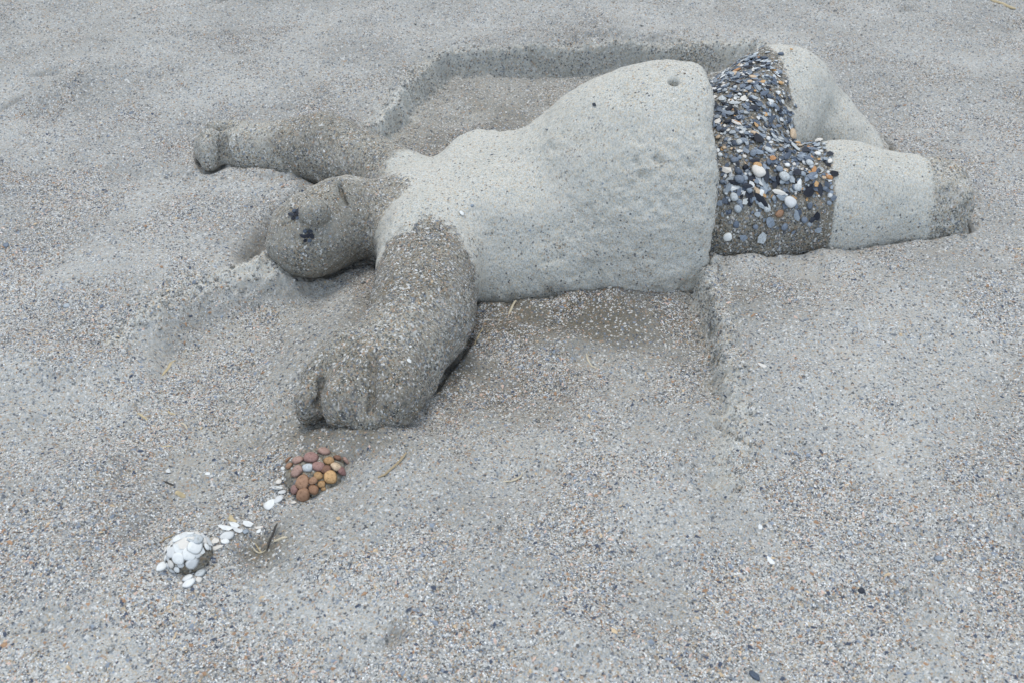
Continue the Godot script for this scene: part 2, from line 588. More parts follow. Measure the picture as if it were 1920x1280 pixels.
func plan_figure():
	# torso
	egg(UPPER, Vector3(0.42, -0.04, -2.325), Vector3(0.43, 0.42, 0.305), 0.0, 0.0, 0.08)
	egg(UPPER, Vector3(-0.04, -0.09, -2.27), Vector3(0.34, 0.235, 0.27), 0.0, 0.0, 0.10)
	bone(UPPER, Vector3(-0.02, -0.10, -2.20), 0.165, Vector3(0.46, -0.10, -2.23), 0.20, 0.06)
	bone(UPPER, Vector3(-0.02, -0.10, -2.40), 0.165, Vector3(0.46, -0.10, -2.42), 0.20, 0.06)
	bone(UPPER, Vector3(-0.02, -0.06, -2.35), 0.17, Vector3(0.33, -0.02, -2.34), 0.315, 0.10)
	egg(UPPER, Vector3(-0.08, 0.07, -2.44), Vector3(0.09, 0.07, 0.08), 0.0, 0.0, 0.06)
	egg(UPPER, Vector3(-0.03, 0.085, -2.16), Vector3(0.10, 0.06, 0.08), 0.0, 0.0, 0.07)
	bone(UPPER, Vector3(-0.22, -0.02, -2.14), 0.12, Vector3(-0.30, -0.03, -2.40), 0.095, 0.08)
	# neck and head
	bone(UPPER, Vector3(-0.46, 0.0, -2.19), 0.085, Vector3(-0.28, 0.0, -2.26), 0.10, 0.05)
	egg(UPPER, Vector3(-0.497, 0.022, -2.135), Vector3(0.142, 0.108, 0.113), 0.88, 0.0, 0.02)
	egg(UPPER, Vector3(-0.432, 0.062, -2.205), Vector3(0.074, 0.074, 0.072), 0.6, 0.0, 0.05)
	var tip := snap(Vector3(-0.480, 0.125, -2.055))
	egg(UPPER, tip + figure_normal(tip) * 0.016 + Vector3(0, 0.004, -0.012), Vector3(0.041, 0.038, 0.038), 0.6, 0.0, 0.012)
	var mouth := [snap(Vector3(-0.436, 0.135, -2.180)), snap(Vector3(-0.4275, 0.125, -2.150)), snap(Vector3(-0.412, 0.115, -2.128))]
	# far arm and fist
	bone(UPPER, Vector3(-0.31, -0.03, -2.45), 0.10, Vector3(-0.55, 0.0, -2.60), 0.105, 0.05)
	bone(UPPER, Vector3(-0.55, 0.0, -2.60), 0.105, Vector3(-0.76, 0.005, -2.59), 0.072, 0.04)
	bone(UPPER, Vector3(-0.74, 0.02, -2.60), 0.055, Vector3(-0.80, 0.02, -2.585), 0.05, 0.03)
	egg(UPPER, Vector3(-0.872, 0.018, -2.560), Vector3(0.038, 0.062, 0.066), 0.1, 0.0, 0.008)
	egg(UPPER, Vector3(-0.902, 0.008, -2.59), Vector3(0.022, 0.045, 0.05), 0.1, 0.0, 0.006)
	bone(UPPER, Vector3(-0.79, 0.045, -2.645), 0.028, Vector3(-0.885, 0.045, -2.655), 0.021, 0.012)
	# near arm and hand
	bone(UPPER, Vector3(-0.20, 0.0, -2.10), 0.140, Vector3(-0.212, -0.01, -1.84), 0.118, 0.035)
	bone(UPPER, Vector3(-0.212, -0.01, -1.84), 0.118, Vector3(-0.285, -0.02, -1.63), 0.112, 0.04)
	egg(UPPER, Vector3(-0.315, -0.02, -1.585), Vector3(0.105, 0.088, 0.085), -0.3, 0.0, 0.03)
	egg(UPPER, Vector3(-0.348, 0.0, -1.535), Vector3(0.056, 0.068, 0.066), -0.2, 0.0, 0.012)
	egg(UPPER, Vector3(-0.250, -0.005, -1.535), Vector3(0.052, 0.068, 0.062), 0.1, 0.0, 0.012)
	egg(UPPER, Vector3(-0.300, -0.015, -1.515), Vector3(0.05, 0.058, 0.058), 0.0, 0.0, 0.012)
	egg(UPPER, Vector3(-0.425, -0.015, -1.555), Vector3(0.036, 0.055, 0.062), -0.35, 0.0, 0.008)
	bone(UPPER, Vector3(-0.36, 0.045, -1.66), 0.04, Vector3(-0.425, 0.02, -1.59), 0.03, 0.02)
	# hips and legs
	egg(LOWER, Vector3(0.58, -0.03, -2.36), Vector3(0.20, 0.235, 0.27), 0.0, 0.0, 0.05)
	bone(LOWER, Vector3(0.50, -0.02, -2.265), 0.185, Vector3(0.88, 0.01, -2.285), 0.160, 0.05)
	bone(LOWER, Vector3(0.88, 0.01, -2.285), 0.160, Vector3(1.25, 0.0, -2.285), 0.114, 0.04)
	bone(LOWER, Vector3(0.60, 0.04, -2.50), 0.19, Vector3(0.80, 0.10, -2.73), 0.155, 0.05)
	bone(LOWER, Vector3(0.83, 0.07, -2.76), 0.14, Vector3(1.04, -0.06, -2.63), 0.095, 0.02)
	# grooves: mouth, fingers, navel, armpit crease
	for deep in [-0.002, 0.006, 0.014]:
		for i in 2:
			cut(mouth[i] - Vector3(0, 0.8, 0.3) * deep, mouth[i + 1] - Vector3(0, 0.8, 0.3) * deep, 0.0058, 0.003)
	cut(Vector3(-0.403, 0.03, -1.56), Vector3(-0.396, -0.03, -1.465), 0.010, 0.006)
	cut(Vector3(-0.2895, 0.086, -1.59), Vector3(-0.2895, 0.016, -1.475), 0.008, 0.010)
	cut(Vector3(-0.832, 0.085, -2.58), Vector3(-0.825, 0.0, -2.525), 0.018, 0.006)
	cut(Vector3(-0.872, 0.085, -2.555), Vector3(-0.905, 0.03, -2.555), 0.007, 0.006)
	cut(Vector3(-0.815, 0.065, -2.615), Vector3(-0.91, 0.06, -2.625), 0.011, 0.008)
	cut(Vector3(0.395, 0.40, -2.275), Vector3(0.395, 0.355, -2.275), 0.013, 0.014)


func smin(a: float, b: float, k: float) -> float:
	var h := maxf(k - absf(a - b), 0.0) / k
	return minf(a, b) - h * h * k * 0.25


func one_bone(q: Array, p: Vector3) -> float:
	var d: Vector3 = p - q[1]
	var t := clampf(d.dot(q[2]) * q[3], 0.0, 1.0)
	return (d - q[2] * t).length() - q[4] - q[5] * t


func one_egg(q: Array, p: Vector3) -> float:
	var d: Vector3 = q[2] * (p - q[1])
	var u: Vector3 = d / q[3]
	var k0 := u.length()
	if k0 < 1e-5: return -minf(q[3].x, minf(q[3].y, q[3].z))
	return k0 * (k0 - 1.0) / (u / q[3]).length()


func waist(p: Vector3) -> float:
	# the belly ends in a blunt lip over the waistband
	return p.x - 0.497 + n_mid.get_noise_2d(p.y * 0.9, p.z * 0.9) * 0.008 + 0.05 * sstep(-0.02, -0.16, p.y) * sstep(-2.3, -2.05, p.z)


func field(p: Vector3, bs: Array, es: Array, cs: Array) -> float:
	var up := 9.0
	var low := 9.0
	for q in es:
		var d := one_egg(q, p)
		if q[0] == UPPER: up = smin(up, d, q[4])
		else: low = smin(low, d, q[4])
	for q in bs:
		var d := one_bone(q, p)
		if q[0] == UPPER: up = smin(up, d, q[6])
		else: low = smin(low, d, q[6])
	if up < 0.3: up = -smin(-up, -waist(p), 0.045)
	if low < 0.3: low = -smin(-low, -(p.x - 1.195), 0.03)
	var r := smin(up, low, 0.012)
	for q in cs:
		var d: Vector3 = p - q[0]
		var t := clampf(d.dot(q[1]) * q[2], 0.0, 1.0)
		var g: float = (d - q[1] * t).length() - q[3]
		r = -smin(-r, g, q[4])
	return r


var leaves := {}
const BOX := Vector3(-1.0, -0.148, -3.1)


func descend(ix: int, iy: int, iz: int, size: int, bs: Array, es: Array, cs: Array):
	var half := size * CELL * 0.5
	var c := BOX + Vector3(ix, iy, iz) * CELL + Vector3.ONE * half
	var reach := half * 1.7321
	var near := reach + 0.13
	var d := field(c, bs, es, cs)
	if absf(d) > reach * 1.7 + 0.004:
		return
	if size == 1:
		leaves[Vector3i(ix, iy, iz)] = [bs, es, cs]
		return
	var b2 := []
	var e2 := []
	var c2 := []
	for q in bs:
		if one_bone(q, c) < near: b2.append(q)
	for q in es:
		if one_egg(q, c) < near * 1.6: e2.append(q)
	for q in cs:
		if ((q[0] + q[1] * 0.5) - c).length() < near + q[1].length(): c2.append(q)
	var h := size / 2
	for a in 2:
		for b in 2:
			for e in 2:
				descend(ix + a * h, iy + b * h, iz + e * h, h, b2, e2, c2)


# what the figure's sand is like at a point: x = damp share, y = grit share
func sand_on_figure(p: Vector3, n: Vector3) -> Vector2:
	var v := n_mid.get_noise_3d(p.x * 1.4, p.y * 1.4, p.z * 1.4) * 0.03 + n_fine.get_noise_3d(p.x, p.y, p.z) * 0.036
	var damp := 0.0
	var grit := 0.0
	# near arm: everything in front of a line over the shoulder
	var near_arm := sstep(-0.022, 0.022, minf(-0.065 - p.x + v, p.z + 2.02 - 4.0 * (p.x + 0.205) * (p.x + 0.205) + v))
	var far_arm := sstep(-0.022, 0.022, minf(-0.12 - p.x, -2.375 - p.z - (p.x + 0.39) * 0.95 + v))
	var neck := (p.z + 2.22) / 0.075
	var head := sstep(-0.014, 0.014, -0.345 - p.x + v * 0.7 + 0.075 * exp(-neck * neck)) * sstep(-2.42, -2.40, p.z + p.x * 0.1 + 0.035)
	damp = maxf(damp, maxf(near_arm * (0.8 if p.z < -1.78 + v * 2.0 or p.z > -1.62 + v * 2.0 else 0.6), maxf(far_arm * (0.66 if p.x > -0.68 + v * 2.0 else 0.4), head * (0.68 if p.z + 2.2 + (p.x + 0.44) * 0.6 > v * 2.0 else 0.45))))
	grit = maxf(near_arm * (0.95 if p.z < -1.72 + v else 0.5), maxf(far_arm * 0.4, head * 0.35))
	if p.x > -0.40 and p.y < 0.12 and p.z < -2.1 and p.z > -2.36: grit = maxf(grit, head * 0.9)
	# trunks and the leg's stump
	if p.x > 0.5:
		var tr := in_trunks(p)
		damp = maxf(damp, tr * 0.85)
		grit = maxf(grit, tr * 0.7)
		damp = maxf(damp, 0.3 * sstep(1.075, 1.09, p.x + v * 0.5))
		grit = maxf(grit, 0.5 * sstep(1.075, 1.09, p.x + v * 0.5))
	# a darker band low down, where the side meets the hollow
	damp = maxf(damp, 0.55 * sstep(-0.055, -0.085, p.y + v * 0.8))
	damp = clampf(damp + n_patch.get_noise_3d(p.x * 1.5, p.y * 1.5, p.z * 1.5) * 0.16, 0.0, 1.0)
	grit = clampf(grit + 0.05 + maxf(0.0, n_patch.get_noise_3d(p.x * 1.5 + 4.0, p.y * 1.5, p.z * 1.5)) * 0.6, 0.0, 1.0)
	return Vector2(damp, grit)


func far_hem(p: Vector3) -> float:
	return (p - Vector3(0.765, 0.0, -2.62)).dot(Vector3(0.86, 0.0, -0.1).normalized())


func in_trunks(p: Vector3) -> float:
	if waist(p) < -0.004: return 0.0
	if p.z > -2.42: return 1.0 if p.x < 0.812 else 0.0
	if p.z > -2.5 and p.x > 0.75: return 1.0 if p.x < 0.812 - (-2.42 - p.z) * 0.8 else 0.0
	return 1.0 if far_hem(p) < 0.0 else 0.0


var fig: Node3D
var trunks: MeshInstance3D
var body_v := PackedVector3Array()
var body_n := PackedVector3Array()
var body_s := PackedVector2Array()
var skin_f := PackedInt32Array()
var trunk_f := PackedInt32Array()


func build_figure():
	for x in 5:
		for y in 2:
			for z in 4:
				descend(x * 64, y * 64, z * 64, 64, bones, eggs, cuts)
	var vals := {}
	var vert := {}
	var corner := []
	for a in 8: corner.append(Vector3i(a & 1, (a >> 1) & 1, (a >> 2) & 1))
	for key in leaves:
		var l: Array = leaves[key]
		var s := []
		var neg := 0
		for q in corner:
			var w: Vector3i = key + q
			if not vals.has(w): vals[w] = field(BOX + Vector3(w) * CELL, l[0], l[1], l[2])
			var d: float = vals[w]
			s.append(d)
			if d < 0.0: neg += 1
		if neg == 0 or neg == 8: continue
		var sum := Vector3.ZERO
		var cnt := 0
		for e in [[0, 1], [2, 3], [4, 5], [6, 7], [0, 2], [1, 3], [4, 6], [5, 7], [0, 4], [1, 5], [2, 6], [3, 7]]:
			var a: float = s[e[0]]
			var b: float = s[e[1]]
			if (a < 0.0) != (b < 0.0):
				sum += Vector3(corner[e[0]]).lerp(Vector3(corner[e[1]]), a / (a - b))
				cnt += 1
		vert[key] = body_v.size()
		body_v.append(BOX + (Vector3(key) + sum / cnt) * CELL)
	var quads := []
	for key in vert:
		for ax in 3:
			var u := Vector3i.ZERO
			u[ax] = 1
			var p1 := Vector3i.ZERO
			p1[(ax + 1) % 3] = 1
			var p2 := Vector3i.ZERO
			p2[(ax + 2) % 3] = 1
			var a: float = vals[key]
			if not vals.has(key + u): continue
			var b: float = vals[key + u]
			if (a < 0.0) == (b < 0.0): continue
			if not (vert.has(key - p1) and vert.has(key - p2) and vert.has(key - p1 - p2)): continue
			var q := [vert[key], vert[key - p1], vert[key - p1 - p2], vert[key - p2]]
			if a < 0.0: q.reverse()
			quads.append(q)
	body_n.resize(body_v.size())
	for q in quads:
		var n: Vector3 = (body_v[q[2]] - body_v[q[0]]).cross(body_v[q[1]] - body_v[q[3]])
		for i in 4: body_n[q[i]] += n
	var flip := 1.0
	var test := 0.0
	for i in range(0, body_v.size(), 997): test += body_n[i].normalized().dot(figure_normal(body_v[i]))
	if test < 0.0: flip = -1.0
	body_s.resize(body_v.size())
	var moved := PackedVector3Array()
	moved.resize(body_v.size())
	for i in body_v.size():
		var n: Vector3 = (body_n[i] * flip).normalized()
		var p := body_v[i]
		body_n[i] = n
		body_s[i] = sand_on_figure(p, n)
		var uneven := clampf(0.35 + 2.2 * n_patch.get_noise_3d(p.x + 2.0, p.y, p.z), 0.1, 1.6)
		var lump := n_mid.get_noise_3d(p.x, p.y, p.z) * 0.008 + n_fine.get_noise_3d(p.x, p.y, p.z) * 0.004 * uneven
		# crumbled flank near the hips
		var crumble := bump(p.x, p.z, 0.36, -2.05, 0.16, 0.09, 0.0)
		lump -= crumble * 0.013 * maxf(0.0, n_fine.get_noise_3d(p.x * 1.1, p.y * 1.1, p.z * 1.1) + 0.02)
		if p.x > 1.06: lump += n_fine.get_noise_3d(p.x * 0.5, p.y * 0.5, p.z * 0.5) * 0.012 * sstep(1.06, 1.1, p.x)
		lump -= 0.015 * uneven * maxf(0.0, n_ridge.get_noise_3d(p.x * 2.4, p.y * 2.4, p.z * 2.4) - 0.2)
		moved[i] = p + n * lump
	body_v = moved
	for i in body_n.size(): body_n[i] = Vector3.ZERO
	for q in quads:
		var n: Vector3 = (body_v[q[2]] - body_v[q[0]]).cross(body_v[q[1]] - body_v[q[3]]) * flip
		for i in 4: body_n[q[i]] += n
	var cols := PackedColorArray()
	cols.resize(body_v.size())
	for i in body_v.size():
		body_n[i] = body_n[i].normalized()
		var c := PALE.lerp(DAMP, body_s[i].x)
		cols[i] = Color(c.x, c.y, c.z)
	var fine_f := PackedInt32Array()
	var rough_f := PackedInt32Array()
	for q in quads:
		var p: Vector3 = body_v[q[0]]
		var g := body_s[q[0]].y + n_fine.get_noise_3d(p.x * 2.0, p.y * 2.0, p.z * 2.0) * 0.3
		for t in ([[0, 1, 2], [0, 2, 3]] if flip > 0.0 else [[0, 2, 1], [0, 3, 2]]):
			var f: PackedInt32Array
			if p.x > 0.45 and in_trunks(p) > 0.5: trunk_f.append_array([q[t[0]], q[t[1]], q[t[2]]])
			elif g > 0.42: rough_f.append_array([q[t[0]], q[t[1]], q[t[2]]])
			else: fine_f.append_array([q[t[0]], q[t[1]], q[t[2]]])
	skin_f.append_array(fine_f)
	skin_f.append_array(rough_f)
	fig = Node3D.new()
	fig.name = numbered("sand_figure")
	tag(fig, "grey sand sculpture of a person lying on its back in shell trunks", "sand sculpture")
	add_child(fig)
	var bm := array_mesh([[body_v, body_n, cols, fine_f], [body_v, body_n, cols, rough_f]])
	bm.surface_set_material(0, M.fine)
	bm.surface_set_material(1, M.rough)
	mesh_node("body", bm, null, fig)
	trunks = mesh_node("swim_trunks", array_mesh([[body_v, body_n, cols, trunk_f]]), M.rough, fig)
	tag(trunks, "damp brown sand trunks covered in slate and white shells")
	print("body ", body_v.size(), " verts ", quads.size(), " quads")


func on_figure(p: Vector3) -> float:
	return field(p, bones, eggs, cuts)


func figure_normal(p: Vector3) -> Vector3:
	var e := 0.004
	return Vector3(on_figure(p + Vector3(e, 0, 0)) - on_figure(p - Vector3(e, 0, 0)), on_figure(p + Vector3(0, e, 0)) - on_figure(p - Vector3(0, e, 0)), on_figure(p + Vector3(0, 0, e)) - on_figure(p - Vector3(0, 0, e))).normalized()


func snap(p: Vector3) -> Vector3:
	for i in 4: p -= figure_normal(p) * on_figure(p)
	return p


# ---------------------------------------------------------------- shells
var valves := []   # rounded valves, with a rim
var mussels := []  # long blades
var shards := []   # broken pieces


func finish(st: SurfaceTool) -> ArrayMesh:
	st.index()
	st.generate_normals()
	return st.commit()


# a cockle valve of unit half-width lying on its rim: beak at -z, ribs running out from it
func valve(n: int, rings: Array, high: float, long: float, wobble: float, ribs: float) -> ArrayMesh:
	var pts := []
	var col := []
	var beak := -0.55 * long
	for r in rings.size():
		var s: float = rings[r]
		var row := []
		for i in n:
			var a := TAU * i / n
			var rr := 1.0 + wobble * sin(a * 2.0 + 1.3) + wobble * 0.7 * sin(a * 3.0 + 0.4)
			var x := sin(a) * rr * (1.0 - 0.34 * pow(maxf(0.0, -cos(a)), 1.4)) + wobble * 1.5 * cos(a)
			var z := cos(a) * rr * long
			var rib := 1.0 + ribs * (1.0 if i % 2 == 0 else -1.0)
			var y := high * pow(maxf(0.0, 1.0 - s * s), 0.62) * rib
			row.append(Vector3(x * s, y, lerpf(beak, z, s)))
		pts.append(row)
		var band := 1.0 - 0.07 * (1.0 if r % 2 == 1 else 0.0)
		col.append(Color(band, band, band))
	var st := SurfaceTool.new()
	st.begin(Mesh.PRIMITIVE_TRIANGLES)
	st.set_smooth_group(0)
	var top := Vector3(0, high * 1.02, beak)
	for i in n:
		var j := (i + 1) % n
		tri(st, top, pts[0][i], pts[0][j], Color(0.86, 0.86, 0.86), col[0], col[0])
		for r in rings.size() - 1:
			tri(st, pts[r][i], pts[r + 1][i], pts[r + 1][j], col[r], col[r + 1], col[r + 1])
			tri(st, pts[r][i], pts[r + 1][j], pts[r][j], col[r], col[r + 1], col[r])
		# the thick lip
		var l := rings.size() - 1
		var a: Vector3 = pts[l][i]
		var b: Vector3 = pts[l][j]
		var ai := a * 0.9 + Vector3(0, -0.01, 0)
		var bi := b * 0.9 + Vector3(0, -0.01, 0)
		tri(st, a, ai, bi, col[l], col[l], col[l])
		tri(st, a, bi, b, col[l], col[l], col[l])
	return finish(st)


func tri(st: SurfaceTool, a: Vector3, b: Vector3, c: Vector3, ca: Color, cb: Color, cc: Color):
	st.set_color(ca)
	st.add_vertex(a)
	st.set_color(cb)
	st.add_vertex(b)
	st.set_color(cc)
	st.add_vertex(c)


# a broken piece: a bent plate with an irregular edge and some thickness
func shard(n: int, long: float, bend: float, thick: float) -> ArrayMesh:
	var st := SurfaceTool.new()
	st.begin(Mesh.PRIMITIVE_TRIANGLES)
	st.set_smooth_group(-1)
	var top := []
	var low := []
	for i in n:
		var a := TAU * (i + rng.randf_range(-0.3, 0.3)) / n
		var r := rng.randf_range(0.7, 1.1)
		var x := sin(a) * r
		var z := cos(a) * r * long
		var y := bend * (1.0 - x * x)
		top.append(Vector3(x, y + thick, z))
		low.append(Vector3(x, y, z))
	var mid := Vector3(0.0, bend + thick, 0.0)
	for i in n:
		var j := (i + 1) % n
		var t := Color.WHITE * rng.randf_range(0.88, 1.0)
		tri(st, mid, top[i], top[j], t, t, t)
		var e := Color(0.95, 0.95, 0.95)
		tri(st, top[i], low[i], low[j], e, e, e)
		tri(st, top[i], low[j], top[j], e, e, e)
	return finish(st)


func make_shell_meshes():
	valves = [
		valve(20, [0.3, 0.55, 0.8, 1.0], 0.52, 0.90, 0.03, 0.03), valve(18, [0.3, 0.6, 0.85, 1.0], 0.46, 0.84, 0.06, 0.012),
		valve(20, [0.28, 0.55, 0.8, 1.0], 0.56, 0.98, 0.045, 0.03), valve(16, [0.35, 0.7, 1.0], 0.38, 1.25, 0.03, 0.0), valve(16, [0.4, 0.75, 1.0], 0.34, 1.45, 0.02, 0.0),
	]
	mussels = [valve(12, [0.45, 0.8, 1.0], 0.55, 2.1, 0.06, 0.0), shard(7, 2.6, 0.35, 0.08), shard(6, 2.0, 0.25, 0.08)]
	shards = [shard(6, 1.2, 0.25, 0.08), shard(5, 1.5, 0.3, 0.08), shard(7, 1.0, 0.22, 0.07), shard(6, 1.7, 0.35, 0.08), shard(5, 1.1, 0.12, 0.09), valve(9, [0.55, 1.0], 0.45, 0.9, 0.05, 0.0), valve(9, [0.6, 1.0], 0.36, 1.3, 0.06, 0.0)]


func seat(p: Vector3, n: Vector3, spin: float, size: float, tilt := 0.0, flat := 1.0) -> Transform3D:
	var side := n.cross(Vector3.FORWARD)
	if side.length() < 0.1: side = n.cross(Vector3.RIGHT)
	side = side.normalized()
	var b := Basis(side, n, side.cross(n)).orthonormalized()
	b = b * Basis(Vector3.UP, spin) * Basis(Vector3.RIGHT, tilt)
	return Transform3D(b.scaled_local(Vector3(size, size * flat, size)), p)


func pick(kind: String) -> Material:
	var a: Array = M.shells[kind]
	return a[rng.randi() % a.size()]


func any_shell_kind() -> String:
	var r := rng.randf()
	if r < 0.50: return "slate"
	if r < 0.58: return "ink"
	if r < 0.80: return "grey"
	if r < 0.95: return "white"
	return "tan"


func build_trunk_shells():
	# places on the trunks' upper side, weighted by area
	var places := []
	var area := PackedFloat32Array()
	var sum := 0.0
	for i in range(0, trunk_f.size(), 3):
		var a := body_v[trunk_f[i]]
		var b := body_v[trunk_f[i + 1]]
		var c := body_v[trunk_f[i + 2]]
		var p := (a + b + c) / 3.0
		if p.y < ground_at(p.x, p.z): continue
		var n := body_n[trunk_f[i]]
		var w := 1.0
		var edge := waist(p) + n_fine.get_noise_2d(p.y * 1.5, p.z * 1.5) * 0.012
		if edge < 0.03: w = 0.08
		if p.z < -2.5 and far_hem(p) > -0.03 + n_fine.get_noise_2d(p.x, p.y) * 0.012: w = 0.12
		if p.z > -2.3: w *= lerpf(0.0, 1.0, sstep(0.075, 0.125, p.y + n_mid.get_noise_2d(p.x * 2.0, p.z * 2.0) * 0.05))
		w *= (b - a).cross(c - a).length()
		if w <= 0.0: continue
		sum += w
		places.append(i)
		area.append(sum)
	var list := []
	for k in 2300:
		var i: int = places[mini(area.bsearch(rng.randf() * sum), places.size() - 1)]
		var u := sqrt(rng.randf())
		var t := rng.randf()
		var p := body_v[trunk_f[i]] * (1.0 - u) + body_v[trunk_f[i + 1]] * u * (1.0 - t) + body_v[trunk_f[i + 2]] * u * t
		var size := 0.0036 + 0.0072 * pow(rng.randf(), 2.2)
		list.append([size, p, body_n[trunk_f[i]], k])
	list.sort_custom(func(a, b): return a[0] > b[0])
	var rest := {}
	for k in list.size():
		var q: Array = list[k]
		var kind := any_shell_kind()
		var r := rng.randf()
		var mesh: Mesh
		if kind == "ink" and r < 0.6: mesh = mussels[rng.randi() % 3]
		elif kind != "ink" and r < (0.4 if k < 120 else 0.12): mesh = valves[rng.randi() % 4]
		else: mesh = shards[rng.randi() % shards.size()]
		var lift: float = rng.randf_range(-0.001, 0.006)
		var tilt := rng.randf_range(-0.32, 0.32)
		if rng.randf() < 0.15: tilt += PI
		var x := seat(q[1] + q[2] * lift, q[2], rng.randf() * TAU, q[0], tilt)
		var m := pick(kind)
		if k < 300:
			var o := mesh_node("shell", mesh, m, trunks)
			o.transform = x
		else:
			if k >= 300 and mesh in valves: mesh = shards[5 + rng.randi() % 2]
			if not rest.has(m): rest[m] = []
			rest[m].append([mesh, x])
	var am := ArrayMesh.new()
	for m in rest:
		var st := SurfaceTool.new()
		st.begin(Mesh.PRIMITIVE_TRIANGLES)
		for q in rest[m]: st.append_from(q[0], 0, q[1])
		st.commit(am)
		am.surface_set_material(am.get_surface_count() - 1, m)
	var o := mesh_node("shell_fragments", am, null, trunks)
	tag(o, "", "", "", "stuff")
	for q in SIDE_SHELLS:
		var p := snap(q[0])
		var s := mesh_node("shell", valves[q[3]] if q[3] < 5 else (mussels[q[3] - 5] if q[3] < 8 else shards[q[3] - 8]), M.shells[q[2]][q[4]], trunks)
		s.transform = seat(p + figure_normal(p) * 0.0055, figure_normal(p), q[5], q[1] * 1.12, 0.0)


